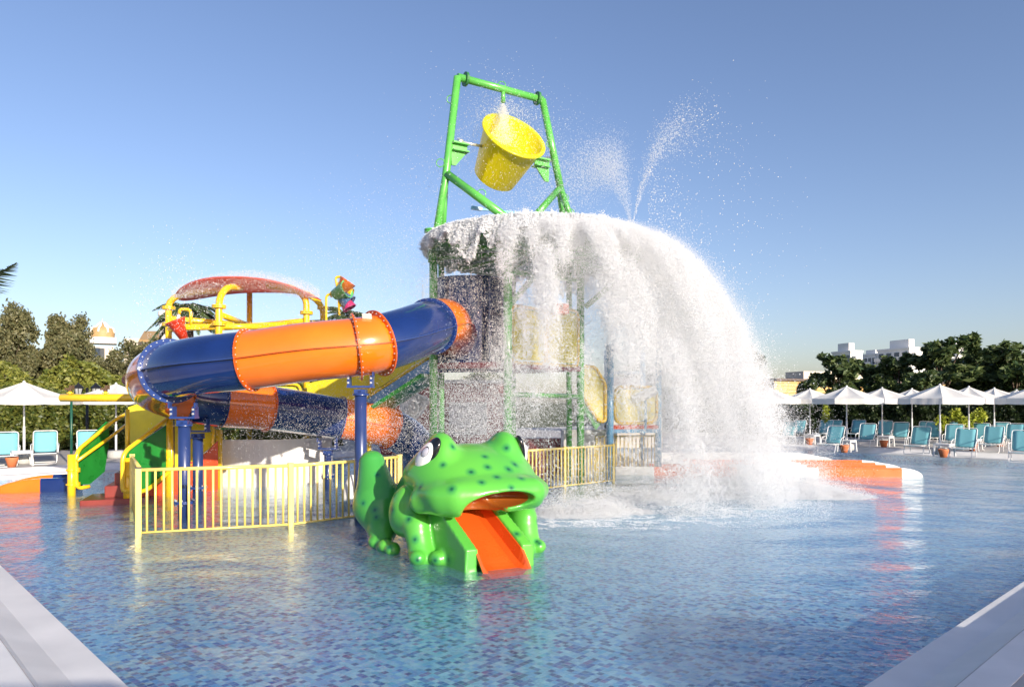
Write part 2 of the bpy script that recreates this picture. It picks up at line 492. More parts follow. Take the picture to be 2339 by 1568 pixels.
def tree_proto(height, spread, nb, leaf, per, seed, trunk_h=0.35, squash=0.8, clump=0.2, nclump=28, aspect=1.8):
    """(trunk mesh builder, crown arrays) about the origin"""
    r2 = random.Random(seed); tb = MB(); blobs = []
    tb.tube(spline([(0, 0, -0.1), (r2.uniform(-.1, .1), 0, height * trunk_h * 0.5), (r2.uniform(-.2, .2), r2.uniform(-.2, .2), height * trunk_h), (r2.uniform(-.2, .2), 0, height * 0.8)], 4), height * 0.028, 8, r2=height * 0.008)
    for k in range(nb):
        a = 2 * PI * k / nb * 2.4 + r2.uniform(0, 1); h = trunk_h + (1 - trunk_h) * (k + 0.6) / nb
        rad = spread * (1.0 - 0.55 * abs(h - 0.55) * 1.6) * r2.uniform(0.35, 0.8)
        c = Vector((math.cos(a) * rad, math.sin(a) * rad, height * h * r2.uniform(0.9, 1.0)))
        b = spread * r2.uniform(0.28, 0.5)
        blobs.append((c, (b, b, b * squash)))
        s0 = Vector((0, 0, height * trunk_h * r2.uniform(0.7, 1.3)))
        tb.tube(spline([s0, (s0 + c) / 2 + Vector((0, 0, 0.1 * height)), c], 3), height * 0.011, 5, r2=height * 0.004)
    return tb, blob_points(blobs, per, 0.5, clump, nclump)

BARK = P('bark', (0.10, 0.07, 0.05), 0.9, var=0.3, bump=0.6, bscale=15)
LF_OLIVE = leafmat('olive_leaves', (0.10, 0.115, 0.05), (0.25, 0.23, 0.11), 0.4)
LF_DARK = leafmat('dark_leaves', (0.03, 0.07, 0.028), (0.17, 0.22, 0.075), 0.35)
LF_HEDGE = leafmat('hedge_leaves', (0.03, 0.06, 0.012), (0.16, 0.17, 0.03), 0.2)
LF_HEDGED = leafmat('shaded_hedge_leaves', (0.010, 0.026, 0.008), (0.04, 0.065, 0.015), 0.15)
LF_BAMB = leafmat('bamboo_leaves', (0.12, 0.16, 0.03), (0.30, 0.30, 0.06), 0.35)
LF_PALM = leafmat('palm_leaves', (0.03, 0.065, 0.018), (0.10, 0.13, 0.04), 0.2)
LF_LIME = leafmat('lime_leaves', (0.25, 0.32, 0.02), (0.40, 0.42, 0.05), 0.3)

_tp = {}
def tree(name, key, args, lmat, loc, rz, scale, label, group, leaf, aspect=1.8, droop=0.0, flat=0.6):
    if key not in _tp:
        tb, pts = tree_proto(**args)
        v, f = quads_from(pts, leaf, droop, aspect, flat)
        _tp[key] = (tb.mesh('trunk', BARK), np_mesh('crown', v, f, lmat))
    t = thing(name, label, 'tree', loc, group)
    t.rotation_euler = (0, 0, rz); t.scale = scale if hasattr(scale, '__len__') else (scale,) * 3
    for nm, me in zip(('trunk', 'crown'), _tp[key]):
        o = bpy.data.objects.new(nm, me); C.objects.link(o); o.parent = t
    return t

def hedge(label, a, b, z0, z1, thick, lmat, n, leaf, name='hedge', cat='hedge', top_var=0.15):
    a = Vector(a); b = Vector(b); L = (b - a).length; x = (b - a) / L; y = Vector((-x.y, x.x, 0))
    if y.y > 0: y = -y          # towards the camera
    t = thing(name, label, cat, (a.x, a.y, z0))
    core = MB(); h = z1 - z0
    core.bar((*((a + b) / 2 - x * L / 2 - y * thick * 0.15).xy, z0 + h * 0.46), (*((a + b) / 2 + x * L / 2 - y * thick * 0.15).xy, z0 + h * 0.46), thick * 0.5, h * 0.9)
    core.build('dark_core', P('hedge_core', (0.012, 0.016, 0.006), 1.0), t)  # near-black box filling the hedge behind its leaf layer
    s = rng.uniform(0, L, n); zz = rng.uniform(0, 1, n) ** 0.85 * h; dd = thick * 0.5 * (1 - rng.uniform(0, 1, n) ** 2 * 0.6)
    bul = 0.12 * np.sin(s * 2.1) + 0.1 * np.sin(s * 5.3 + zz * 3) + 0.08 * np.sin(zz * 7 + s)
    zz = zz + top_var * np.sin(s * 1.7) * (zz / h) + top_var * 0.7 * np.sin(s * 6.1 + 1) * (zz / h)
    top = rng.random(n) < 0.22
    dd = np.where(top, rng.uniform(-0.5, 0.5, n) * thick, dd + bul * 0.8)
    zz = np.where(top, h + top_var * np.sin(s * 1.7) + rng.uniform(-.1, .05, n), zz)
    xa = np.array(x)[:2]; ya = np.array(y)[:2]
    p = np.zeros((n, 3)); p[:, :2] = np.array(a)[:2] + s[:, None] * xa + dd[:, None] * ya; p[:, 2] = z0 + zz
    p -= np.array(t.location)
    v, f = quads_from(p, leaf, 0.2, 1.9, 0.7)
    o = bpy.data.objects.new('foliage', np_mesh('foliage', v, f, lmat)); C.objects.link(o); o.parent = t
    return t

# left: hedge, bamboo, olive trees, buildings
DZ = DECK
hedge('tall clipped hedge behind the left parasols and loungers', (-31, 25.0, 0), (-7.5, 31.0, 0), DZ, 2.55, 1.2, LF_HEDGE, 60000, 0.10)
hedge('loose yellow green bamboo screen above the left hedge', (-36, 30.0, 0), (-9, 36.5, 0), DZ, 3.5, 2.4, LF_BAMB, 70000, 0.13, name='bamboo_screen', cat='bamboo', top_var=0.5)
ol = dict(height=8.5, spread=3.2, nb=13, leaf=0.2, per=1900, seed=3, trunk_h=0.3, squash=0.9, clump=0.20, nclump=11)
ol2 = dict(height=8.0, spread=2.4, nb=11, leaf=0.2, per=1900, seed=8, trunk_h=0.35, squash=1.0, clump=0.20, nclump=10)
TL = [('ol', 22, 718, 44, 'brown green eucalyptus tree at the left edge of the photo'),
      ('ol2', 140, 728, 46, 'tall narrow eucalyptus tree left of the domed tower'),
      ('ol', 182, 748, 48, 'round olive green tree just left of the domed tower'),
      ('ol2', 250, 806, 43, 'short olive green tree in front of the domed tower'),
      ('ol', 312, 796, 45, 'wide grey green tree right of the domed tower'),
      ('ol', 75, 800, 47, 'low olive green tree between the two tall eucalyptus'),
      ('ol2', 365, 782, 44, 'grey green tree behind the orange slide elbow')]
WS = (.50, .62, .48, .48, .6, .5, .6)
for i, (k, px, py, dd, lab) in enumerate(TL):
    a = ol if k == 'ol' else ol2
    p = V(px, py, dd); hgt = p.z - DZ
    sc = hgt / (a['height'] * 1.02)
    tree('eucalyptus_tree', k, a, LF_OLIVE, (p.x, p.y, DZ), i * 1.7, (WS[i], WS[i], sc), lab, 'trees beyond the left hedge', 0.20)
# trees behind the play tower and the splash
for i, (px, py, dd, lab) in enumerate([(1660, 795, 50, 'dark tree whose top shows at the right edge of the splash'), (1480, 830, 42, 'dark green tree behind the blue play deck posts'),
                                       (1120, 850, 40, 'dark green tree behind the splash curtain and frog'), (940, 860, 44, 'dark green tree behind the lower slide bend')]):
    p = V(px, py, dd)
    tree('broadleaf_tree', 'dk', dict(height=7.5, spread=3.4, nb=11, leaf=0.22, per=1300, seed=21, trunk_h=0.28, squash=0.75, clump=0.16, nclump=14), LF_DARK, (p.x, p.y, DZ), i * 2.1,
         (p.z - DZ) / 7.6, lab, 'dark trees behind the play tower', 0.24)
RT = [(1905, 812, 52, 1.0, 'isolated dark tree before the white tower block'), (1990, 826, 54, 1.0, 'low dark tree second from the left in the right row'),
      (2055, 815, 52, 1.0, 'dark tree under the tallest white block'), (2150, 776, 50, 1.1, 'tallest ragged dark tree of the right row'),
      (2215, 800, 53, 0.9, 'slim dark tree right of the tallest ragged tree'), (2265, 812, 50, 1.0, 'dark tree left of the pair at the right edge'), (2320, 788, 48, 1.1, 'dense dark tree at the right edge of the photo'),
      (1850, 872, 46, 0.8, 'small dark bushy tree above the second parasol'), (2110, 850, 47, 0.9, 'low dark tree behind the tallest parasol')]
for i, (px, py, dd, ws, lab) in enumerate(RT):
    p = V(px, py, dd); h = p.z - DZ; k = 'dk2' if i % 2 else 'dk3'
    sc = h / 7.2
    tree('broadleaf_tree', k, dict(height=7.0, spread=3.0, nb=13, leaf=0.22, per=520, seed=31 + (i % 2), trunk_h=0.3, squash=0.55, clump=0.13, nclump=10), LF_DARK, (p.x, p.y, DZ), i * 1.3,
         (max(sc, .55) * ws, max(sc, .55) * ws, sc), lab, 'dark trees beyond the right hedge', 0.30, 2.4, 0.0, 0.5)
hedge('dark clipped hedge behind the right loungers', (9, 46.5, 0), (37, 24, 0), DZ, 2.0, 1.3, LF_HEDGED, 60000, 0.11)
# young bright shrubs in front of the right hedge
for px, py, dd, s_, lab in ((1886, 960, 36, 1.0, 'lime green conifer shrub against the dark hedge'), (2168, 955, 31.0, 0.9, 'young yellow green shrub between the parasol poles'),
                            (2222, 950, 30.5, 0.9, 'yellow green shrub behind the seventh parasol pole')):
    p = V(px, py, dd)
    t = thing('shrub', lab, 'shrub', (p.x, p.y, DZ), 'young shrubs before the right hedge')
    MB().tube([(p.x, p.y, DZ), (p.x, p.y, DZ + 1.1)], 0.03, 6).build('stem', BARK, t)
    pts = blob_points([((0, 0, 1.1 * s_), (0.22, 0.22, 0.75 * s_))], 500, 0.2) if px == 1886 else blob_points([((-.3, 0, 1.0), (.35, .3, .4)), ((.3, 0, 1.3), (.35, .3, .35))], 220, 0.3)
    v, f = quads_from(pts, 0.09, 0.0, 1.9, 0.8)
    o = bpy.data.objects.new('foliage', np_mesh('foliage', v, f, LF_LIME)); C.objects.link(o); o.parent = t

def palm(label, crown, r, nfr, droop, trunk=True, az=None, name='palm_tree', lw=0.05, el0=None):
    t = thing(name, label, 'palm tree', (crown[0], crown[1], DZ), 'palm trees')
    cz = crown[2]
    if trunk:
        MB().tube([(crown[0], crown[1], DZ), (crown[0] + .1, crown[1], cz * 0.5), (crown[0], crown[1], cz)], 0.22, 10, r2=0.16).build('trunk', BARK, t)
    azs = az if az is not None else [2 * PI * k / nfr + random.uniform(-.2, .2) for k in range(nfr)]
    for k, a in enumerate(azs):
        el = random.uniform(-0.1, 1.1) if el0 is None else el0; L = r * random.uniform(0.8, 1.05)
        dirv = Vector((math.cos(a), math.sin(a), 0)); pts = []
        for j in range(9):
            s_ = j / 8
            pts.append(Vector(crown) + dirv * (L * s_ * math.cos(el * (1 - s_ * .3))) + Vector((0, 0, L * (math.sin(el) * s_ - droop * s_ * s_))))
        fr = MB(); fr.tube(pts, 0.03, 5, r2=0.008)
        o = fr.build('frond', LF_PALM, t)
        vs_ = []; fs = []
        for j in range(44):
            s_ = 0.15 + 0.85 * j / 44; q = s_ * 8; i0 = min(7, int(q)); p = pts[i0].lerp(pts[i0 + 1], q - i0)
            tg = (pts[i0 + 1] - pts[i0]).normalized(); sd = tg.cross(Vector((0, 0, 1))).normalized()
            ll = L * 0.30 * math.sin(PI * min(1, 0.15 + s_ * 0.85)) + 0.05
            for sg in (-1, 1):
                e = p + (sd * sg * 0.8 + tg * 0.55 + Vector((0, 0, -0.35 + random.uniform(-.12, .12)))).normalized() * ll
                w_ = tg * lw * 0.5; k0 = len(vs_)
                vs_ += [p - w_, p + w_, e]; fs.append((k0, k0 + 1, k0 + 2))
        lf = MB(); lf.add(vs_, fs); lf.build('leaflet', LF_PALM, o, stuff=True)
    return t
random.seed(5)
palm('fan of palm fronds under the red canopy roof', tuple(V(432, 712, 34)), 2.1, 24, 0.85, lw=0.11)
palm('palm top behind the colourful tipping buckets', tuple(V(790, 722, 38)), 1.8, 18, 0.6, lw=0.09)
palm('palm frond reaching in at the left edge of the photo', tuple(V(-112, 720, 21)), 2.65, 5, 0.12, az=[-0.05, 1.7, 2.6, 3.5, 4.2], lw=0.07, el0=.85)

# ------------------------------------------------------------------ far buildings
CREAM = P('cream_render', (0.66, 0.58, 0.47), 0.8, var=0.06)
WHB = P('white_render', (0.80, 0.78, 0.76), 0.8, var=0.03, vscale=0.2)
GOLD = P('gold_dome', (0.42, 0.27, 0.12), 0.6)
GLS = P('window_glass', (0.05, 0.07, 0.10), 0.15)
def far_tower():
    d_ = 95; p = V(234, 800, d_); x, y = p.x, p.y; u = d_ / 1600
    t = thing('domed_tower', 'cream tower with ribbed gold dome and spire above the trees', 'tower', (x, y, DZ))
    z0 = V(0, 775, d_).z; z1 = V(0, 763, d_).z; zt = V(0, 727, d_).z; zd = V(0, 746, d_).z
    MB().box((x, y, (z0 - 1) / 2), (46 * u, 46 * u, z0 - 1 + 0), 0.5).build('wall', CREAM, t)
    MB().box((x, y, z0 - 0.2), (56 * u, 56 * u, 0.8), 0.5).build('cornice', WHB, t)
    MB().lathe([(24 * u, z0 + .2), (25 * u, z0 + .9), (22 * u, z0 + 1.5), (13 * u, zd - .1), (5 * u, zd + .5), (.01, zd + .6)], (x, y, 0), 24).build('dome', GOLD, t)
    for k in range(8):
        a = 2 * PI * k / 8 + .2
        MB().tube([(x + math.cos(a) * r, y + math.sin(a) * r, z) for r, z in ((25.4 * u, z0 + .9), (22.5 * u, z0 + 1.5), (13.3 * u, zd), (5 * u, zd + .6))], 0.13, 6).build('rib', WHB, t)
    MB().tube([(x, y, zd + .3), (x, y, zt - .9)], 0.36, 8, r2=.16).tube([(x, y, zt - .9), (x, y, zt)], .16, 6, r2=.02).build('spire', CREAM, t)
    for sx in (-1, 0, 1):
        MB().box((x + sx * 12 * u, y - 24 * u, z0 - 3), (7 * u, 2.2, 3.4), 0.0).build('window', GLS, t)
    d2 = 100; p = V(352, 780, d2); u = d2 / 1600
    t = thing('palace_wing', 'cream building with gold tiled roof right of the domed tower', 'building', (p.x, p.y, DZ))
    MB().box((p.x, p.y, p.z / 2), (62 * u, 10, p.z), 0.1).build('wall', CREAM, t)
    MB().plate([V(318, 778, d2 - 6), V(392, 778, d2 - 6), V(384, 758, d2), V(330, 758, d2)], .3).build('roof', GOLD, t)
    for k in range(4):
        q = V(332 + k * 15, 790, d2 - 5.3); MB().box(q, (.45, .3, .9)).build('window', GLS, t)
    d3 = 70; p = V(376, 745, d3); u = d3 / 1600
    t = thing('water_tank_tower', 'narrow pale turret behind the yellow canopy posts', 'tower', (p.x, p.y, DZ))
    MB().lathe([(11 * u, DZ), (11 * u, V(0, 725, d3).z), (14 * u, V(0, 720, d3).z), (14 * u, V(0, 712, d3).z), (.01, V(0, 707, d3).z)], (p.x, p.y, 0), 16, smooth=False).build('wall', WHB, t)
far_tower()

def block(label, pxs, d_, z_top, depth, floors, rot=0.5, bal=True, pent=None):
    """white apartment block: left shaded face with balconies, right sunny face"""
    x0 = V(pxs[0], 900, d_).x; x1 = V(pxs[1], 900, d_).x; h = V(0, z_top, d_).z; cx = (x0 + x1) / 2
    t = thing('apartment_block', label, 'building', (cx, d_, DZ), 'white apartment blocks on the right skyline')
    rot = .3; Wd = .50 * (x1 - x0); dp = .85 * (x1 - x0)
    M = Matrix.Rotation(rot, 3, 'Z')
    def at(a, b, z): return M @ Vector((a, b, 0)) + Vector((cx, d_, z))
    MB().box((cx, d_, h / 2), (Wd, dp, h), rot).build('wall', WHB, t)
    fh = 3.2
    for k in range(floors):
        z = h - 1.6 - fh * k
        for j in range(4):
            a = -dp / 2 + dp * (j + .5) / 4
            MB().box(at(-Wd / 2 - .02, a, z), (.3, dp / 4 * .55, 1.7), rot).build('window', GLS, t)
        if bal:
            for j in (0, 2):
                a = -dp / 2 + dp * (j + 1) / 4
                MB().box(at(-Wd / 2 - .8, a, z - 1.3), (1.6, dp / 4 * 1.6, .25), rot).box(at(-Wd / 2 - 1.6, a, z - .8), (.12, dp / 4 * 1.6, .9), rot).build('balcony', WHB, t)
        for j in range(2):
            if (k + j) % 3 == 0: MB().box(at(-Wd / 4 + Wd / 2 * j, -dp / 2 - .02, z), (1.2, .3, 1.2), rot).build('window', GLS, t)
    MB().box((cx, d_, h + .25), (Wd + .4, dp + .4, .5), rot).build('parapet', WHB, t)
    if pent:
        a, b, ph = pent
        MB().box(at(Wd * a, 0, h + ph / 2), (Wd * b, dp * .6, ph), rot).build('penthouse', WHB, t)
    return t
block('white block with penthouse at the left end of the skyline', (1902, 1968), 190, 806, 0.8, 4, -0.55, pent=(-.1, .45, 2.6))
block('low stepped white block left of the tallest one', (1966, 2020), 200, 812, 0.7, 3, -0.5, pent=(.05, .5, 1.6))
block('tallest white balcony block on the right skyline', (2008, 2112), 190, 800, 0.6, 5, -0.6, pent=(0, .3, 2.8))
block('white block seen between the ragged dark trees', (2105, 2222), 205, 797, 0.7, 5, -0.6, pent=(0, .3, 2.0))
block('white block low behind the tallest ragged dark tree', (2150, 2240), 170, 826, 0.7, 5, -0.6, bal=False)

t = thing('long_hall', 'long low yellow hall with flat roof behind the parasols', 'building', (45, 78, DZ))
YH = P('ochre_wall', (0.62, 0.42, 0.17), 0.8, var=0.08)
a = V(1715, 870, 74); b = V(2240, 880, 96)
MB().bar((a.x, a.y, 2.2), (b.x, b.y, 2.2), 6, 4.2).build('wall', YH, t)
dirh = (b - a).xy.normalized()
for k in range(6):   # courses of the ribbed facade
    z = 2.4 + k * .34
    nrm = Vector((dirh.y, -dirh.x, 0)) * 3.02
    if nrm.y > 0: nrm = -nrm
    MB().bar((a.x + nrm.x, a.y + nrm.y, z), (b.x + nrm.x, b.y + nrm.y, z), .10, .07).build('cladding_strip', P('ochre_trim', (0.50, 0.30, 0.12), .8), t)
MB().bar((a.x, a.y, 4.42), (b.x, b.y, 4.42), 6.6, .22).build('roof', P('brown_roof', (0.12, 0.09, 0.08), .8), t)
MB().bar((a.x + 5, a.y + 1, 4.95), (a.x + 16, a.y + 4, 4.95), 3, .8).build('roof_box', CREAM, t)
t = thing('tiled_hut', 'small hut with pale tiled roof behind the yellow deck panels', 'hut', tuple(G(1440, 1010, DZ)))
q = V(1440, 880, 31)
MB().box((q.x, q.y, 1.3), (2.4, 2, 2.3)).build('wall', CREAM, t)
MB().plate([V(1394, 881, 30), V(1486, 881, 30), V(1474, 862, 31.4), V(1404, 862, 31.4)], .06).build('roof', P('pale_tiles', (.42, .36, .33), .7, var=.3, vscale=14), t)
t = thing('maroon_kiosk', 'dark maroon kiosk standing behind the splash curtain', 'kiosk', tuple(G(1050, 1030, DZ)))
q = V(1020, 950, 27)
MB().box((q.x - .2, q.y, 1.5), (4.6, 2.2, 2.6), .2).build('wall', MAR, t)
MB().box((q.x - .2, q.y, 2.86), (5.0, 2.6, .12), .2).build('roof', P('grey_roof', (.3, .3, .31), .6), t)
MB().box((q.x + .9, q.y - 1.2, 1.5), (1.4, .08, 1.2), .2).build('shutter', P('grey_roof', (.3, .3, .31), .6), t)

# ------------------------------------------------------------------ parasols, loungers, tables, pots
CAN = P('parasol_canvas', (0.80, 0.78, 0.74), 0.85, var=0.04, trans=0.25, bump=0.3, bscale=30)
ALU = P('parasol_pole', (0.70, 0.70, 0.71), 0.4, var=0.03)
SLING = P('turquoise_sling', (0.17, 0.46, 0.53), 0.7, var=0.06, trans=0.15)
FRM = P('lounger_frame', (0.74, 0.74, 0.74), 0.35, var=0.03)
PLAS = P('white_plastic', (0.76, 0.76, 0.75), 0.4, var=0.03)
TERRA = P('terracotta', (0.52, 0.16, 0.06), 0.7, var=0.12)
CONC = stone_mat('concrete_base', (0.42, 0.42, 0.41))

def parasol_proto(label):
    t = thing('parasol', label, 'parasol', (0, 0, 0), 'white pool parasols')
    R0 = 1.34; zr = 2.02; zp = 2.51
    m = MB(); m.tube([(0, 0, 0), (0, 0, 1.15)], 0.035, 10).tube([(0, 0, 1.1), (0, 0, zp - .02)], 0.026, 10)
    m.build('pole', ALU, t)
    cb = MB(); cb.lathe([(.01, .0), (.24, .0), (.27, .03), (.27, .2), (.22, .26), (.05, .27)], n=16); cb.build('base', CONC, t)
    MB().lathe([(.001, zp + .06), (.03, zp + .05), (.045, zp), (.10, zp - .03)], n=10).build('finial', PLAS, t)
    for k in range(8):
        a0 = 2 * PI * k / 8 + .2; a1 = a0 + 2 * PI / 8; vs_ = []; fs = []; nu, nv = 6, 6
        for i in range(nu + 1):          # along the radius
            s_ = i / nu
            for j in range(nv + 1):
                q = j / nv; e0 = Vector((math.cos(a0), math.sin(a0), 0)); e1 = Vector((math.cos(a1), math.sin(a1), 0))
                p = (e0 * (1 - q) + e1 * q) * (0.05 + (R0 - .05) * s_)
                z = zp - (zp - zr - .02) * (s_ ** 0.92) - 0.055 * math.sin(PI * q) * math.sin(PI * min(1, s_ * .9)) 
                vs_.append((p.x, p.y, z))
        for i in range(nu):
            for j in range(nv):
                k0 = i * (nv + 1) + j; fs.append((k0, k0 + 1, k0 + nv + 2, k0 + nv + 1))
        mb = MB(); mb.add(vs_, fs, True)
        vv = []; ff = []
        for j in range(13):
            q = j / 12; e = (Vector((math.cos(a0), math.sin(a0), 0)) * (1 - q) + Vector((math.cos(a1), math.sin(a1), 0)) * q) * R0
            nn = e.normalized() * (0.012 * math.sin(q * 19 + k) + .01)
            drop = 0.19 + 0.012 * math.sin(q * PI)
            sl = 1 - .03 * abs(2 * q - 1) ** 6
            vv += [(e.x, e.y, zr + .02), (e.x * .995 + nn.x, e.y * .995 + nn.y, zr - drop * sl)]
            if j: ff.append((2 * j - 2, 2 * j, 2 * j + 1, 2 * j - 1))
        pnl = mb.build('canopy_panel', CAN, t)
        mv = MB(); mv.add(vv, ff, True); mv.build('valance', CAN, pnl)
    return t

def lounger_proto(label):
    """seat points to -Y, back reclines to +Y"""
    t = thing('sun_lounger', label, 'sun lounger', (0, 0, 0), 'turquoise sun loungers')
    wd = 0.33
    def sheet(prof, name, w_=0.31):
        vs_ = []; fs = []
        for i, (y, z) in enumerate(prof):
            for j in range(5):
                q = j / 4 * 2 - 1
                ww = w_ * (1.0 if 0 < i < len(prof) - 1 else .86)
                vs_.append((q * ww, y, z - 0.012 * (1 - q * q)))
            if i:
                for j in range(4): k0 = (i - 1) * 5 + j; fs.append((k0, k0 + 1, k0 + 6, k0 + 5))
        mb = MB(); mb.add(vs_, fs, True)
        o = mb.build(name, SLING, t); m = o.modifiers.new('thick', 'SOLIDIFY'); m.thickness = 0.012
        return o
    sheet([(.02, .36), (.06, .44), (.16, .66), (.25, .86), (.30, .97), (.315, 1.0)], 'backrest')
    sheet([(-.82, .335), (-.78, .34), (-.4, .33), (-.1, .315), (.0, .33)], 'seat')
    fr = MB()
    loop = rounded([(-wd, .0, .335), (-wd, .33, 1.03), (wd, .33, 1.03), (wd, .0, .335)], .09, 4)
    fr.tube(loop, .014, 7); fr.build('back_frame', FRM, t)
    fr = MB(); fr.tube(rounded([(-wd, .05, .33), (-wd, -.86, .345), (wd, -.86, .345), (wd, .05, .33)], .07, 4), .014, 7); fr.build('seat_frame', FRM, t)
    for sx in (-1, 1):
        m = MB(); m.tube(rounded([(sx * (wd + .02), .22, .62), (sx * (wd + .05), -.0, .60), (sx * (wd + .05), -.22, .56), (sx * (wd + .03), -.30, .33)], .1, 4), .014, 7)
        m.build('armrest', FRM, t)
    for y0, sg in ((-.62, -1), (-.02, 1)):
        m = MB(); m.tube(rounded([(-wd, y0, .33), (-wd, y0 + sg * .14, .015), (wd, y0 + sg * .14, .015), (wd, y0, .33)], .06, 4), .013, 7)
        m.build('leg', FRM, t)
    return t

def table_proto(label):
    t = thing('side_table', label, 'side table', (0, 0, 0), 'white side tables by the parasols')
    m = MB(); m.box((0, 0, .43), (.52, .52, .035)); m.build('table_top', PLAS, t, .01)
    m = MB(); [m.bar((a * .22, b * .22, .39), (c_ * .22, d_ * .22, .39), .02, .05) for a, b, c_, d_ in ((-1, -1, 1, -1), (1, -1, 1, 1), (1, 1, -1, 1), (-1, 1, -1, -1))]; m.build('apron', PLAS, t)
    for a in (-1, 1):
        for b in (-1, 1):
            m = MB(); m.bar((a * .23, b * .23, .41), (a * .255, b * .255, 0.0), .05, .05); m.build('leg', PLAS, t)
    return t

def pot_proto(label):
    t = MB().lathe([(.01, 0), (.09, 0), (.13, .16), (.145, .2), (.15, .25), (.128, .25), (.12, .18), (.01, .16)], n=16).build('flower_pot', TERRA)
    return tag(t, label, 'flower pot', 'terracotta pots on the deck')

def place(proto, first, p, rz, label, scale=1.0):
    if not first[0]:
        first[0] = True; proto.location = p; proto.rotation_euler = (0, 0, rz); proto['label'] = label; proto.scale = (scale,) * 3
        return proto
    return copy_tree(proto, p, rz, label, scale=scale)

par = parasol_proto('x'); pf_ = [False]
PARS = [(55, 21.7, 'large white parasol at the left edge of the photo'), (265, 23.8, 'white parasol behind the yellow spray arm'),
        (1760, 32, 'white parasol half veiled by the splash'), (1850, 33, 'white parasol just right of the splash veiled one'),
        (1934, 27.7, 'large white parasol in the front row nearest the splash'), (2015, 31, 'white parasol behind and right of the front row one nearest the splash'),
        (2083, 33, 'small distant parasol peeping out left of the tallest parasol'), (2147, 25.3, 'tallest white parasol in the front row at the right'),
        (2213, 28.7, 'white parasol overlapping the tallest one on its right'), (2271, 31.5, 'white parasol second from the right edge cluster'),
        (2322, 36, 'farthest little parasol top near the right edge'), (2378, 24.2, 'white parasol cut off by the right edge of the photo')]
for i, (px, d_, lab) in enumerate(PARS):
    p = V(px, 900, d_); p.z = DZ
    place(par, pf_, p, 0.35 * i, lab, 1.0)

lou = lounger_proto('x'); lf_ = [False]
hR = R_(-43); hL = R_(35)
LOU = [(12, 984, hL, 'turquoise lounger cut off by the left edge of the photo'), (103, 981, hL, 'turquoise lounger beside the white table under the left parasol'),
       (204, 980, hL, 'turquoise lounger partly behind the green stair panel'),
       (1904, 970, hR, 'front row lounger nearest the splash'), (1979, 965, hR, 'front row lounger right of the table nearest the splash'),
       (2100, 971.5, hR, 'front row lounger left of the table under the tallest parasol'), (2204, 975, hR, 'front row lounger right of the table under the tallest parasol'),
       (2337, 980, hR, 'front row lounger at the right edge of the photo'),
       (1884, 957, hR, 'second row lounger beside the veiled parasol pole'), (1958, 957, hR, 'second row lounger behind the front lounger right of the first table'),
       (2020, 958.6, hR, 'second row lounger just left of the third parasol pole'), (2056, 962, hR, 'second row lounger standing alone between two parasol poles'),
       (2130, 962, hR, 'second row lounger just left of the tallest parasol pole'), (2178, 966.6, hR, 'second row lounger just right of the tallest parasol pole'),
       (2268, 970, hR, 'second row lounger with the parasol pole before its back'), (2317, 965, hR, 'second row lounger next to the right edge lounger'),
       (1823, 957, hR, 'back row lounger dotted by the splash drops'), (1800, 960, hR, 'lounger mostly hidden in the splash'), (1905, 957, hR, 'back row lounger peeping over the second row near the splash'),
       (2113, 960, hR, 'back row lounger left of the tallest parasol pole'), (2183, 961, hR, 'back row lounger right of the tallest parasol pole'),
       (2239, 964, hR, 'back row lounger left of the seventh parasol pole'), (2286, 962, hR, 'back row lounger between the last two poles')]
for i, (px, yt, rz, lab) in enumerate(LOU):
    d_ = 1390 / (yt - 918)
    p = V(px, 900, d_); p.z = DZ
    place(lou, lf_, p, rz + random.uniform(-.06, .06), lab, 0.965)
# the lounger glimpsed through the spray behind the tower
p = V(968, 0, 27); p.z = DZ; place(lou, lf_, p, R_(200), 'light blue slatted lounger back glimpsed under the spray', 1.0)

tab = table_proto('x'); tf_ = [False]
pot = pot_proto('x'); of_ = [False]
for px, d_, lt, lp in ((66, 21.3, 'white table under the left edge parasol', 'terracotta pot under the left white table'),
                       (1930, 27.2, 'white table at the parasol nearest the splash', 'terracotta pot by the table nearest the splash'),
                       (2150, 24.9, 'white table at the foot of the tallest parasol', 'terracotta pot in front of the tallest parasol table'),
                       (2018, 30.4, 'white table behind the front row at the third pole', 'terracotta pot by the third parasol pole'),
                       (1852, 32, 'white table half veiled by the splash', 'terracotta pot dotted by splash drops'),
                       (2215, 28.2, 'white table between the loungers right of the tallest parasol', 'terracotta pot under the loungers right of the tallest parasol'),
                       (2276, 31, 'white table between the last second row loungers', 'terracotta pot behind the second last lounger')):
    p = V(px, 0, d_); p.z = DZ
    place(tab, tf_, p + Vector((-.05, -.25, 0)), R_(40), lt)
    place(pot, of_, p + Vector((-.38 if px > 100 else .02, -.75, 0)), 0, lp, 1.15)

for (x, y), lab in (((7.2, -.2), 'added unseen parasol shading the right coping beside the photographer'), ((1.1, -2.0), 'added unseen parasol shading the left coping behind the photographer')):  # unseen parasols, added only to cast shade on the near coping
    o = place(par, pf_, Vector((x, y, DZ)), .5, lab); o['group'] = 'unseen parasols added for shade'
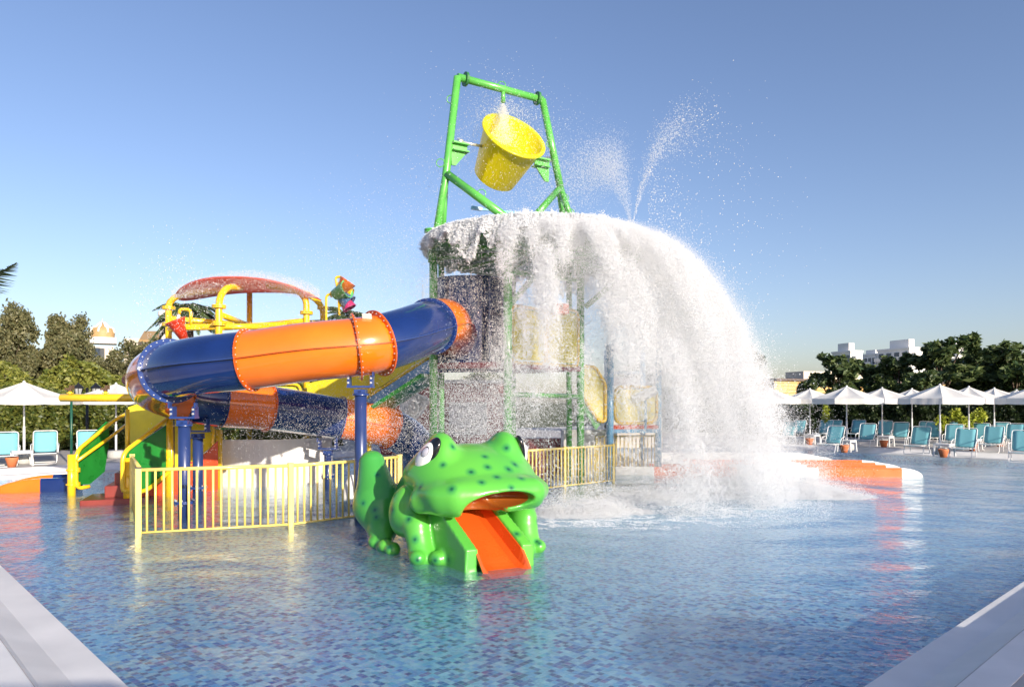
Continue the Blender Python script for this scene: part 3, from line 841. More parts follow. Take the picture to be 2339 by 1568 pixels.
# lamp post and thin green pole on the left
p = V(199, 0, 25); b0 = Vector((p.x, p.y, DZ)); u = 25 / 1600
t = thing('lamp_post', 'black lamp post with two lanterns before the left hedge', 'lamp post', b0)
zt = V(0, 885, 25).z
MB().tube([b0, b0 + Vector((0, 0, .5)), (b0.x, b0.y, zt)], [.075, .05, .045], 10).build('post', BLK, t)
for s_ in (-1, 1):
    lx = b0.x + s_ * 20 * u; lz = V(0, 897, 25).z
    MB().tube(spline([(b0.x, b0.y, lz - .25), (b0.x + s_ * 9 * u, b0.y, lz - .42), (lx, b0.y, lz - .32), (lx, b0.y, lz - .12)], 5), .016, 6).build('arm', BLK, t)
    ln = MB(); ln.lathe([(.05, lz - .14), (.09, lz - .11), (.10, lz - .08)], (lx, b0.y, 0), 8, smooth=False); ln.lathe([(.19, lz + .17), (.15, lz + .23), (.06, lz + .3), (.02, lz + .36), (.001, lz + .4)], (lx, b0.y, 0), 8, smooth=False)
    for k in range(6):
        a = PI * k / 3; ln.bar((lx + math.cos(a) * .09, b0.y + math.sin(a) * .09, lz - .1), (lx + math.cos(a) * .16, b0.y + math.sin(a) * .16, lz + .18), .018, .018)
    lo = ln.build('lantern', BLK, t)
    MB().lathe([(.08, lz - .08), (.145, lz + .17)], (lx, b0.y, 0), 8, smooth=False).build('lantern_glass', P('frosted_glass', (.6, .62, .62), .3, trans=.4), lo)
p = V(163, 0, 20.9)
tag(MB().tube([(p.x, p.y, DZ), (p.x, p.y, V(0, 915, 20.9).z)], .035, 8).lathe([(.07, DZ), (.06, DZ + .02), (.03, DZ + .03)], (p.x, p.y, 0), 10).lathe([(.035, V(0, 915, 20.9).z), (.05, V(0, 914, 20.9).z), (.001, V(0, 912, 20.9).z)], (p.x, p.y, 0), 10).build('hose_post', P('dark_green_post', (0.01, 0.08, 0.05), .4)), 'thin dark green pole behind the left stair rail', 'pole')
p = V(150, 0, 20.9)

# ------------------------------------------------------------------ fences
bar_me = MB().tube([(0, 0, 0), (0, 0, 1)], 0.019, 8).mesh('bar', FEN)
def fence(name, label, pts, h, zb, spacing, posts, group='yellow metal fences', pr=.045, caps_dark=True):
    """pts: run of ground points, posts: indices that carry a post"""
    t = thing(name, label, 'fence', (pts[0].x, pts[0].y, 0), group)
    for i in posts:
        q = pts[i]
        o = MB().box((q.x, q.y, (zb + h + .03) / 2 - .15), (pr * 2, pr * 2, h + .03 - zb + .3), .5).build('post', FEN, t, .008)
        MB().box((q.x, q.y, h + .035), (pr * 2.1, pr * 2.1, .02), .5).build('post_cap', BLK if i == 0 else FEN, o)
    for a, b in zip(pts[:-1], pts[1:]):
        L = (b - a).length
        MB().tube([(a.x, a.y, h), (b.x, b.y, h)], .03, 10).build('top_rail', FEN, t)
        MB().tube([(a.x, a.y, zb), (b.x, b.y, zb)], .02, 8).build('bottom_rail', FEN, t)
        n = max(1, round(L / spacing))
        for k in range(1, n):
            q = a.lerp(b, k / n)
            o = link('bar', bar_me, t, (q.x, q.y, zb)); o.scale = (1, 1, h - zb)
    return t
def W2(px, d): 
    p = V(px, 0, d); return Vector((p.x, p.y, 0))
fence('yellow_fence', 'yellow barred fence in the water left of the green frog', [W2(316, 11.16), W2(664, 11.95), W2(824, 12.9), W2(912, 13.9)], 1.02, .02, .122, (0, 1, 3))
fence('yellow_fence', 'short yellow fence running back beside the green stair panel', [W2(320, 11.35), W2(302, 14.0)], 1.02, .02, .3, (1,))
fence('yellow_fence', 'yellow fence seen through the splash right of the frog', [W2(1190, 16.2), W2(1290, 17.2), W2(1401, 18.4)], .97, .05, .125, (0, 1, 2), pr=.03)
fence('yellow_fence', 'yellow fence beneath the yellow deck panels', [W2(1362, 20.4), W2(1497, 20.9)], 1.1, .1, .13, (0, 1), pr=.03)

# ------------------------------------------------------------------ tube slide
RT_ = 0.515
CP = [(1036, 770, 16.9), (1030, 752, 15.8), (1014, 738, 14.7), (975, 748, 13.7), (920, 768, 13.0), (860, 785, 12.55), (800, 794, 12.35), (700, 804, 12.25), (570, 822, 12.3),
      (460, 834, 12.45), (395, 846, 12.85), (356, 862, 13.55), (362, 884, 14.35), (412, 904, 14.95), (490, 920, 15.4), (610, 931, 16.2), (745, 950, 17.2), (855, 968, 17.8), (905, 984, 18.2), (945, 1012, 18.9), (960, 1050, 19.8), (955, 1085, 20.6)]
path = spline([V(*c) for c in CP], 16)
def pxof(p): return p.x / p.y * 1600 + 1169.5
xs = [pxof(p) for p in path]
imin = xs.index(min(xs))
def idx_up(x):   # on the way out (x falling)
    return next(i for i in range(len(path)) if xs[i] <= x)
def idx_dn(x):
    return next(i for i in range(imin, len(path)) if xs[i] >= x)
cuts = [0, idx_up(984), idx_up(866), idx_up(817), idx_up(572), idx_up(392), idx_dn(432), idx_dn(497), idx_dn(607), idx_dn(773), idx_dn(888), len(path) - 1]
cols = ['O', 'B', 'O', 'O', 'B', 'O', 'B', 'O', 'B', 'O', 'B']
ts = thing('tube_slide', 'long enclosed water slide of blue and orange tube sections winding down on blue posts', 'water slide', G(420, 1184))
def tang(i): return (path[min(i + 1, len(path) - 1)] - path[max(i - 1, 0)]).normalized()
for s_, (a, b) in enumerate(zip(cuts[:-1], cuts[1:])):
    m = MB(); pp = path[a:b + 1]; m.tube(pp, RT_, 48, caps=False)
    o = m.build('tube_section', ORA if cols[s_] == 'O' else NAVY, ts, label=('orange' if cols[s_] == 'O' else 'dark blue') + ' tube section')
    for sd in (-1, 1):    # the long seam flanges on both flanks
        f = MB(); st = pp[::2] if (len(pp) % 2) else pp[::2] + [pp[-1]]
        va = []; n_ = len(st)
        for i, p in enumerate(st):
            tg = (st[min(i + 1, n_ - 1)] - st[max(i - 1, 0)]).normalized(); side = tg.cross(Vector((0, 0, 1))).normalized() * sd; up = side.cross(tg).normalized() * .008
            va += [p + side * (RT_ - .01) + up, p + side * (RT_ + .055) + up, p + side * (RT_ + .055) - up, p + side * (RT_ - .01) - up]
        fs = [(4 * i + q, 4 * i + (q + 1) % 4, 4 * i + 4 + (q + 1) % 4, 4 * i + 4 + q) for i in range(n_ - 1) for q in range(4)]
        f.add(va, fs); f.build('seam_flange', ORAF if cols[s_] == 'O' else NAVYF, o)
for k, i in enumerate(cuts[1:-1]):
    k += 1; c_ = path[i]; ax = tang(i)
    m = MB(); m.ring(c_, ax, RT_ - .01, RT_ + (.085 if k in (2, 3, 5) else .045), .03, 48)
    fm = [None, NAVYF, ORAF, ORAF, ORAF, NAVYF, NAVYF, NAVY, ORAF, NAVYF, ORAF][k]
    fo = m.build('joint_flange', fm, ts)
    bm = MB(); a_ = ax.orthogonal().normalized(); b_ = ax.cross(a_)
    for j in range(28):
        an = 2 * PI * j / 28; q = c_ + (a_ * math.cos(an) + b_ * math.sin(an)) * (RT_ + (.050 if k in (2, 3, 5) else .027))
        bm.tube([q - ax * .034, q + ax * .034], .011 if k in (2, 3, 5) else .005, 6)
    bm.build('bolt', STEEL, fo, stuff=True)
q = path[idx_up(846)]
MB().box(q + Vector((0, -.28, .47)), (.16, .02, .11), M=Matrix.Rotation(.6, 3, 'X')).build('rating_plate', PLAS, ts)

def support(px, d_, zt, r=.105, h_y=None, flange_y=None):
    b = V(px, 0, d_); b.z = -.3
    m = MB(); m.tube([(b.x, b.y, -.3), (b.x, b.y, zt - .24)], r, 20)
    o = m.build('support_post', NAVYP, ts)
    k = MB(); k.lathe([(r * 1.35, zt - .32), (r * 1.35, zt - .29), (r * .9, zt - .29)], (b.x, b.y, 0), 16)
    k.box((b.x, b.y, zt - .25), (.2, .2, .07)).box((b.x, b.y, zt - .17), (.46, .2, .035))
    for sx in (-1, 1):
        k.box((b.x + sx * .2, b.y, zt - .07), (.05, .16, .2)).box((b.x + sx * .235, b.y - .06, zt + .05), (.03, .1, .1))
    k.build('bracket', NAVYF, o)
    bb = MB()
    for sx in (-1, 1):
        for zz in (-.1, -.02): bb.tube([(b.x + sx * .2, b.y - .11, zt + zz), (b.x + sx * .2, b.y + .05, zt + zz)], .018, 8)
    bb.build('bolt', STEEL, o, stuff=True)
    fz = .28
    f = MB(); f.lathe([(r, fz - .02), (r * 1.75, fz - .02), (r * 1.75, fz), (r * 1.75, fz + .03), (r, fz + .03)], (b.x, b.y, 0), 20, smooth=False)
    f.build('base_flange', NAVYF, o)
    bb = MB()
    for j in range(8):
        a = 2 * PI * j / 8 + .2; bb.tube([(b.x + math.cos(a) * r * 1.5, b.y + math.sin(a) * r * 1.5, fz - .06), (b.x + math.cos(a) * r * 1.5, b.y + math.sin(a) * r * 1.5, fz + .06)], .014, 6)
    bb.build('bolt', STEEL, o, stuff=True)
support(421, 12.75, V(0, 932, 12.7).z)
support(452, 14.95, V(0, 966, 15).z)
support(824, 12.4, V(0, 861, 12.4).z)
support(749, 17.2, V(0, 1008, 17.2).z, .09)

# ------------------------------------------------------------------ open lanes lying in the water
def lane(name, label, x0, x1, d0, d1, h, segs, group, zc=0.0, capside=1, wdt=.55, capfrac=.14):
    """a low trough from x0 to x1 (survey px) split in coloured sections, tapered end cap"""
    a = V(x0, 0, d0); b = V(x1, 0, d1); a.z = b.z = 0; L = (b - a).length; x = (b - a) / L; y = Vector((-x.y, x.x, 0))
    t = thing(name, label, 'water slide', (a.x, a.y, 0), group)
    def prof(s_, hh):      # trough section at distance s_: outer wall, rounded lip, inner floor
        pts = [(-wdt, -.25), (-wdt, hh - .05), (-wdt + .03, hh), (-wdt + .12, hh), (-wdt + .16, hh - .06), (-wdt + .25, .1 * hh + .02), (wdt - .25, .1 * hh + .02), (wdt - .16, hh - .06), (wdt - .12, hh), (wdt - .03, hh), (wdt, hh - .05), (wdt, -.25)]
        return [a + x * s_ + y * u_ + Vector((0, 0, max(v_, -.25))) for u_, v_ in pts]
    for s0, s1, mat, lab in segs:
        m = MB(); st = []; n = 10 if lab and 'end' in lab else 2
        for k in range(n + 1):
            s_ = s0 + (s1 - s0) * k / n
            hh = h
            if lab and 'end' in lab: q = k / n if capside > 0 else 1 - k / n; hh = h * math.sqrt(max(0, 1 - q ** 2.2)) - .03 * q
            st.append(prof(s_ * L, hh))
        vs_ = [p for r in st for p in r]; K = 12
        m.add(vs_, [(i * K + j, i * K + j + 1, (i + 1) * K + j + 1, (i + 1) * K + j) for i in range(n) for j in range(K - 1)], False)
        m.build('lane_section', mat, t, .0, lab)
    return t
ORL = P('lane_orange', (0.72, 0.15, 0.03), 0.3, coat=0.4)
lane('open_lane_slide', 'front low slide lane with white end cap at the right in the water', 1402, 2088, 20.8, 20.3, .24,
     [(0, .128, WHT, None), (.128, .40, ORL, None), (.40, .664, WHT, None), (.664, .93, ORL, None), (.93, 1.0, WHT, 'white rounded end cap')], 'low open slide lanes right of the splash')
lane('open_lane_slide', 'rear low slide lane with white cap behind the front lane', 1450, 2046, 22.6, 22.1, .23,
     [(0, .2, WHT, None), (.2, .45, ORL, None), (.45, .62, WHT, None), (.62, .895, ORL, None), (.895, 1.0, WHT, 'white rounded end cap')], 'low open slide lanes right of the splash')
lane('open_lane_slide', 'short white slide lane hump just right of the splash foot', 1500, 1905, 24.2, 23.9, .34,
     [(0, .6, WHT, None), (.6, .78, WHT, None), (.78, 1.0, WHT, 'white rounded end cap')], 'low open slide lanes right of the splash')
m = MB(); m.plate([V(1402, 1034, 21.3), V(1490, 1056, 21.3), V(1490, 1084, 21.3), V(1402, 1084, 21.3)], .3)
lane('orange_end_slide', 'orange and dark blue slide end lying in the water at the left edge', -3, 175, 16.7, 17.2, .30,
     [(0, .62, ORA, 'orange tapered end'), (.62, 1.0, NAVY, None)], None, capside=-1)

# ------------------------------------------------------------------ play structure at the left: stair, deck, canopy
def pipe(pts, r, name='pipe', mat=YEL, parent=None, rad=0.15, n=12):
    return MB().tube(rounded(pts, rad, 5) if len(pts) > 2 and rad else pts, r, n).build(name, mat, parent)
def collar(mb, c, r, ax=(0, 0, 1)):
    mb.ring(c, ax, r * .8, r * 1.9, .035, 16)
st_ = thing('play_stair', 'yellow railed water stair with green side panels and red steps', 'stairs', G(230, 1140))
# sloping side panels
gp1 = [V(a_, b_, 15.9 + (a_ - 177) / 70) for a_, b_ in ((178, 1026), (243, 962), (247, 966), (247, 1016), (238, 1076), (204, 1105), (177, 1106))]
MB().plate(gp1, .03).build('side_panel', GRN, st_)
gp2 = [V(a_, b_, 14.6 + (a_ - 287) / 98) for a_, b_ in ((287, 1031), (384, 967), (385, 1068), (336, 1114), (290, 1120))]
MB().plate(gp2, .03).build('side_panel', GRN, st_)
pipe([V(205, 1110, 16.0), V(182, 1114, 15.85), V(174, 1106, 15.8), V(174, 1030, 15.8), V(260, 960, 17.0), V(330, 922, 18.2)], .045, 'handrail', YEL, st_, .2)
pipe([V(176, 1052, 15.75), V(256, 995, 16.9), V(312, 950, 18.0)], .038, 'mid_rail', YEL, st_, .2)
pipe([V(292, 1122, 14.5), V(280, 1118, 14.5), V(280, 1034, 14.5), V(388, 952, 15.6), V(410, 938, 16.0)], .045, 'handrail', YEL, st_, .2)
pipe([V(283, 1119, 14.5), V(330, 1124, 14.9), V(388, 1076, 15.6), V(392, 1060, 15.6), V(390, 955, 15.6)], .045, 'lower_rail', YEL, st_, .25)
for px, d_, yt in ((163.5, 15.8, 1037), (291, 14.65, 1045)):
    b = V(px, 0, d_); z = V(0, yt, d_).z
    MB().tube([(b.x, b.y, -.3), (b.x, b.y, z)], .085 if px < 200 else .08, 16).build('post', YEL, st_)
    k = MB()
    for zz in (.25, z - .35): k.box((b.x + .12, b.y, zz), (.12, .06, .1)); collar(k, (b.x, b.y, zz), .06)
    k.build('clamp', YEL, st_)
for k in range(7):        # steps climb away from the camera to the right
    p = V(250 + k * 21, 0, 14.95 + k * .42); wz = .10 + k * .235
    MB().box((p.x + .05, p.y, wz / 2 - .12), (.42 if k else .95, 1.2, wz + .3 - .06), .35).build('step', REDD, st_, .015)
pipe([V(291, 1050, 16.4), V(291, 935, 16.6)], .05, 'rail_post', YEL, st_)
for pts, m_ in (([V(293, 1012, 17), V(293, 930, 17.2), V(330, 917, 17.4), V(388, 945, 17.2), V(388, 1012, 17)], YELP), ([V(400, 944, 15.9), V(410, 944, 15.9), V(410, 1066, 15.9), V(400, 1066, 15.9)], YELP),
                ([V(433, 961, 16.4), V(482, 961, 16.9), V(482, 1020, 16.9), V(433, 1058, 16.4)], YELP)):
    MB().plate(pts, .03).build('panel', m_, st_)
pipe([V(430, 1064, 16.3), V(486, 1026, 16.8), V(487, 960, 16.8)], .04, 'lower_rail', YEL, st_, .15)
for poly in ([(300, 1128), (340, 1112), (392, 1072), (434, 1056), (434, 1128), (300, 1134)], [(434, 1056), (470, 1034), (497, 1006), (497, 1120), (434, 1128)]):
    MB().plate([V(a_, b_, 15.3 + (a_ - 300) / 197 * 1.5) for a_, b_ in poly], .04).build('riser_panel', REDP, st_)

pd = thing('play_deck', 'raised play deck on yellow posts with curved white wall beneath', 'play structure', G(600, 1110))
PST = [(500, 17.2), (700, 18.7), (385, 18.6), (738, 20.5)]
# arched posts and the pipes that tie them
zc_ = V(0, 655, 18.5).z
cc = V(570, 0, 18.9); cc.z = V(0, 650, 18.9).z
def arch(px, d_, ybend, ytop, jb=(745,), name='arched_post'):
    b = V(px, 0, d_); ctr = Vector((cc.x, cc.y, cc.z))
    zt = V(0, ytop, d_).z; zb = V(0, ybend, d_).z
    inw = (ctr - b); inw.z = 0; inw.normalize()
    pts = [Vector((b.x, b.y, -.3)), Vector((b.x, b.y, zb))]
    pts += [Vector((b.x, b.y, zb)) + inw * (.9 * (1 - math.cos(a))) + Vector((0, 0, (zt - zb) * math.sin(a))) for a in [PI / 2 * k / 6 for k in range(1, 7)]]
    pts.append(ctr + Vector((0, 0, zt - ctr.z + .06)) - inw * .5)
    o = MB().tube(pts, .085, 14).build(name, YEL, pd)
    for y in jb:
        k = MB(); z_ = V(0, y, d_).z; collar(k, (b.x, b.y, z_), .088); k.tube([(b.x, b.y, z_ - .02), (b.x, b.y, z_ + .065)], .1, 12); collar(k, (b.x, b.y, z_ + .045), .088); k.build('pipe_flange', YEL, o)
    return b
for (px, d_), yb, yt, jb in zip(PST, (700, 695, 700, 715), (643, 650, 663, 672), ((702, 742), (716,), (705, 743), (705,))):
    arch(px, d_, yb, yt, jb)
b = V(570, 0, 20.2)
MB().tube([(b.x, b.y, -.3), (b.x, b.y, V(0, 660, 20.2).z)], .08, 12).build('centre_post', YEL, pd)
def PT(px, y, d_): return V(px, y, d_)
for a, b in ((PT(385, 727, 18.6), PT(570, 742, 20.2)), (PT(500, 717, 17.2), PT(566, 742, 20.2)), (PT(570, 745, 20.2), PT(700, 732, 18.7)), (PT(500, 748, 17.2), PT(740, 735, 20.5)), (PT(385, 752, 18.6), PT(500, 745, 17.2)), (PT(500, 745, 17.2), PT(612, 746, 18))):
    MB().tube([a, b], .075, 12).build('tie_pipe', YEL, pd)
# shallow red roof
CANR = P('red_canopy', (0.88, 0.33, 0.27), 0.4, coat=.3, trans=0.75, var=.12)
m = MB(); R0 = 1.0; prof = [(R0 * math.sin(a), 3.4 * (math.cos(a * .62) - 1) * .62) for a in [PI / 2 * k / 10 for k in range(11)]]
prof = [(R0 * k / 12, 0.0) for k in range(13)]
m.lathe([(max(r, .001), z) for r, z in prof][::-1], (cc.x, cc.y, V(0, 641, 18.9).z), 48)
for q_ in m.v:      # wide shallow vault, its ends lower than its middle
    a_, b_ = (q_.x - cc.x), (q_.y - cc.y); q_.z -= .50 * abs(a_) ** 2.4 + .10 * b_ * b_; q_.x = cc.x + a_ * 1.92; q_.y = cc.y + b_ * 1.25
o = m.build('roof', CANR, pd); md = o.modifiers.new('thick', 'SOLIDIFY'); md.thickness = .03
# deck plate, fascia, panels under the tube
zdk = 1.52
dk = [V(498, 0, 17.1), V(700, 0, 18.5), V(745, 0, 20.8), V(395, 0, 19.6)]
dk = [Vector((p.x, p.y, zdk)) for p in dk]
MB().plate(dk, .12, Vector((0, 0, 1))).build('deck_plate', P('deck_dark', (.02, .03, .025), .6), pd)
def shift(p, dx, dy, dz): return p + Vector((dx, dy, dz))
MB().bar(shift(dk[0], 0, -.08, .02), shift(dk[1], .05, -.08, .02), .05, .22).build('fascia', GRN, pd)
MB().bar(shift(dk[0], 0, -.10, .2), shift(dk[1], .05, -.10, .2), .04, .12).build('kick_strip', YELP, pd)
def rail_panel(p0, p1, z0, z1, parent, mp=YELP, mr=YEL, r=.04, inset=.07, rad=.2):
    p0 = Vector(p0); p1 = Vector(p1); x = (p1 - p0).normalized(); e = x * inset
    q = [Vector((p0.x, p0.y, z0)), Vector((p1.x, p1.y, z0)), Vector((p1.x, p1.y, z1)), Vector((p0.x, p0.y, z1))]
    lp = rounded(q, rad, 4, closed=True)
    MB().tube(lp, r, 10, closed=True).build('rail_frame', mr, parent)
    q2 = rounded([q[0] + e + Vector((0, 0, inset)), q[1] - e + Vector((0, 0, inset)), q[2] - e - Vector((0, 0, inset)), q[3] + e - Vector((0, 0, inset))], rad * .8, 3, closed=True)
    MB().plate(q2, .02).build('panel', mp, parent)
rail_panel(shift(dk[0], .12, -.02, 0), dk[0].lerp(dk[1], .93) + Vector((0, -.02, 0)), zdk + .2, zdk + 1.05, pd)
rail_panel(shift(dk[3], 0, -.5, 0), dk[0].lerp(dk[3], .1) + Vector((0, -.02, 0)), zdk + .2, zdk + 1.0, pd)
# curved white wall
A = V(508, 0, 17.4); B = V(755, 0, 18.6); zwt = V(0, 1003, 17.6).z
vs_ = []; n = 24; m = MB()
for k in range(n + 1):
    q = k / n; p = A.lerp(B, q) + Vector((0.3, -1.0, 0)) * (.55 * math.sin(PI * q))
    for dz_, dd in ((-.3, 0), (zwt, 0), (zwt, .18), (-.3, .18)): vs_.append((p.x, p.y + dd, dz_))
m.add(vs_, [(4 * i + j, 4 * i + 4 + j, 4 * i + 4 + (j + 1) % 4, 4 * i + (j + 1) % 4) for i in range(n) for j in range(4)])
m.add([vs_[j] for j in range(4)], [(0, 1, 2, 3)]); m.add([vs_[-4 + j] for j in range(4)], [(3, 2, 1, 0)])
m.build('curved_wall', WHW, pd)
k = MB()
for px, d_ in ((500, 17.2), (700, 18.7)):
    b = V(px, 0, d_); k.box((b.x + .03, b.y - .06, V(0, 1068, d_).z), (.42, .1, .07))
k.build('wall_clamp', YEL, pd)
# pipe loop and red cone bucket
pl = [V(462, 752, 17.6), V(452, 752, 17.6)]
pipe([V(436, 742, 17.6), V(436, 706, 17.6), V(411, 706, 17.6), V(409, 717, 17.6)], .04, 'spout_pipe', YEL, pd, .12)
MB().box(V(442, 746, 17.6), (.62, .06, .14)).build('spout_bracket', YEL, pd)
RED2 = P('red_bucket', (0.62, 0.05, 0.02), .3, coat=.4, trans=.15)
t = thing('cone_bucket', 'red cone bucket tipping under a yellow spout pipe', 'bucket', V(408, 750, 17.4))
M = Matrix.Rotation(R_(-20), 3, 'Y') @ Matrix.Rotation(R_(18), 3, 'X')
m = MB(); m.lathe([(.001, -.32), (.10, -.30), (.17, .02), (.25, .18), (.27, .2), (.235, .19), (.15, .02), (.08, -.27), (.001, -.28)], V(408, 748, 17.4), 24, M).build('bowl', RED2, t)
MB().tube([V(396, 758, 17.4), V(420, 752, 17.4)], .02, 8).build('axle', STEEL, t)

# colourful tipping buckets on their own crooked pipe
t = thing('small_tipping_buckets', 'stack of small orange green and blue tipping buckets on a yellow pipe', 'play feature', V(745, 918, 19))
d_ = 19.0
MB().tube(rounded([V(745, 1060, d_), V(745, 672, d_), V(779, 671, d_)], .12), .035, 8).build('feed_pipe', YEL, t)
MB().tube(rounded([V(778, 700, d_), V(766, 632, d_), V(782, 632, d_), V(783, 650, d_)], .12), .035, 8).build('spout_pipe', YEL, t)
MB().tube([V(772, 645, d_), V(775, 720, d_)], .03, 8).build('stand_pipe', YEL, t)
collar(k := MB(), V(757, 672, d_), .045, (1, 0, 0)); k.build('pipe_flange', YEL, t)
def cup(c, r, h, M, mat, lab):
    MB().lathe([(.001, -h), (r * .6, -h), (r, h * .6), (r * 1.05, h * .65), (r * .9, h * .6), (r * .5, -h * .9), (.001, -h * .9)], c, 16, M).build('bucket', mat, t, label=lab)
cup(V(788, 652, d_), .23, .24, Matrix.Rotation(R_(35), 3, 'Y'), P('orange_bucket', (.75, .16, .03), .35), 'orange bucket')
cup(V(782, 665, 18.85), .24, .26, Matrix.Rotation(R_(70), 3, 'Y') @ Matrix.Rotation(R_(20), 3, 'X'), P('green_bucket', (.10, .5, .14), .35), 'green bucket')
cup(V(795, 668, 19.1), .15, .18, Matrix.Rotation(R_(110), 3, 'Y'), YEL, 'yellow bucket')
cup(V(790, 684, d_), .22, .22, Matrix.Rotation(R_(130), 3, 'Y'), P('blue_bucket', (.06, .16, .34), .35), 'dark blue bucket')
cup(V(793, 695, 19.1), .2, .2, Matrix.Rotation(R_(150), 3, 'Y'), P('pink_bucket', (.55, .05, .18), .35), 'pink bucket')

# yellow spray arm at the left
t = thing('spray_arm', 'horizontal yellow spray arm with two nozzles left of the slide bend', 'water toy', G(386, 1120))
d_ = 15.6
MB().tube([V(137, 908, d_), V(140, 908, d_), V(386, 908, d_)], [.05, .088, .088], 16).build('arm', YEL, t)
b = V(386, 0, d_); MB().tube([(b.x, b.y, -.3), (b.x, b.y, V(0, 903, d_).z)], .08, 14).build('post', YEL, t)
for px in (160, 241):
    o = MB().tube([V(px, 905, d_), V(px, 891, d_)], .035, 10).ring(V(px, 897, d_), (0, 0, 1), .03, .07, .02, 12).build('riser', YEL, t)
    MB().tube([V(px, 893, d_), V(px, 885, d_)], .05, 8, r2=.035).box(V(px - 4, 888, d_), (.12, .08, .05)).box(V(px + 4, 884, d_), (.06, .1, .09)).build('nozzle', P('brass_nozzle', (.16, .10, .06), .4, metal=.4), o)

# white fountain cone in the shallow water
t = thing('fountain_cone', 'small white cone fountain behind the yellow fence bars', 'fountain', G(803, 1160))
b = G(803, 1160)
MB().lathe([(.25, -.3), (.25, .16), (.19, .18)], (b.x, b.y, 0), 20, smooth=False).build('base', P('tiled_base', (.30, .42, .5), .4, var=.4, vscale=9), t)
MB().lathe([(.19, .18), (.20, .25), (.16, .42), (.09, .58), (.04, .66), (.001, .67)], (b.x, b.y, 0), 20).build('cone', WHT, t)

# ------------------------------------------------------------------ play tower: green frame, splash roof, drum, panels
tw = thing('play_tower', 'tall play tower with green pipe frame splash roof navy drum and yellow panels', 'play structure', Vector((0, 17.5, 0)))
LP_ = V(992, 0, 16.9); 
def gp(pts, r=.095, name='frame_pipe', n=12, mat=GRNP): return MB().tube(pts, r, n).build(name, mat, tw)
TL_ = V(1045, 176, 17.0); TR_ = V(1239, 228, 18.2)
jl = V(1018, 405, 16.95); jr = V(1280, 428, 18.3)
gp([TL_, jl, V(986, 600, 16.9)], .095, 'upper_leg')
gp([jl, V(1008, 600, 17.9)], .075, 'rear_leg')
gp([TR_, jr], .095, 'upper_leg')
gp([jr, V(1308, 512, 18.2)], .085, 'rear_leg'); gp([V(1277, 432, 18.3), V(1289, 520, 19.3)], .08, 'rear_leg')
gp([TL_, TR_], .09, 'crossbar')
gp([V(1022, 398, 16.9), V(1160, 500, 16.2)], .10, 'brace'); gp([V(1276, 432, 18.2), V(1220, 496, 17.4)], .085, 'brace')
ax = (TR_ - TL_).normalized()
for f in (.085, .93):
    k = MB()
    for o_ in (0, .028): k.ring(TL_.lerp(TR_, f) + ax * o_, ax, .08, .17, .03, 20)
    k.build('pipe_flange', P('dark_green_flange', (.03, .16, .04), .35), tw)
for p in (V(986, 530, 16.9),):
    k = MB(); k.ring(p, (0, 0, 1), .08, .18, .03, 20).ring(p + Vector((0, 0, .05)), (0, 0, 1), .08, .18, .03, 20); k.build('pipe_flange', GRNP, tw)
def hook(c, s=1, ax=(0, 1, 0)):
    c = Vector(c); M_ = Matrix.Rotation(0, 3, 'Y')
    pts = [c + Vector((s * .1 * math.cos(a), 0, .1 * math.sin(a))) for a in [PI * 2 * j / 10 for j in range(10)]]
    MB().tube(pts, .012, 5, closed=True).build('lifting_eye', GRNP, tw)
for px, py, d_ in ((1030, 227, 17), (1006, 372, 16.9), (1146, 195, 17.6), (1257, 328, 18.2), (1100, 442, 16.5), (1290, 452, 18.3), (1303, 486, 18.2)): hook(V(px, py, d_))
c_ = TL_.lerp(TR_, .52)
MB().tube([c_, c_ - Vector((0, 0, .33))], .05, 10, r2=.06).build('outlet_spout', GRNP, tw)
# axle brackets
for c_, s in ((V(1036, 338, 16.97), 1), (V(1248, 378, 18.2), -1)):
    m = MB(); a = Vector((.86, .5, 0)) * s
    q0 = c_ + Vector((0, 0, .12)); q1 = q0 + a * .34
    m.plate([c_ - a * .08 + Vector((0, 0, .1)), c_ + a * .36 + Vector((0, 0, .1)), c_ + a * .36 - Vector((0, 0, .05)), c_ + a * .05 - Vector((0, 0, .42)), c_ - a * .06 - Vector((0, 0, .42))], .05)
    m.box(c_ + a * .16 + Vector((0, 0, .12)), (.42, .26, .04), .52); m.box(c_ + a * .16 - Vector((0, 0, .06)), (.42, .26, .03), .52)
    m.build('axle_bracket', GRNP, tw)
# lower posts
def vpost(px, d_, ytop, r=.10, mat=GRNP, name='post', parent=None):
    b = V(px, 0, d_); return MB().tube([(b.x, b.y, -.3), (b.x, b.y, V(0, ytop, d_).z)], r, 14).build(name, mat, parent or tw)
vpost(990, 16.9, 598); vpost(1008, 17.9, 600, .08)
vpost(1160, 16.2, 498, .105); vpost(1326, 18.5, 520, .10); vpost(1300, 19.4, 545, .08); vpost(1172, 19.8, 560, .08)
gp([V(1338, 700, 18.4), V(1450, 604, 17.6)], .075, 'brace'); gp([V(1160, 700, 16.3), V(1240, 610, 16.6)], .07, 'brace')
gp([V(992, 690, 16.9), V(1326, 715, 18.5)], .06, 'tie_pipe'); gp([V(1160, 620, 16.2), V(1326, 640, 18.5)], .06, 'tie_pipe')
gp([V(1160, 900, 16.3), V(1326, 905, 18.5)], .06, 'tie_pipe')
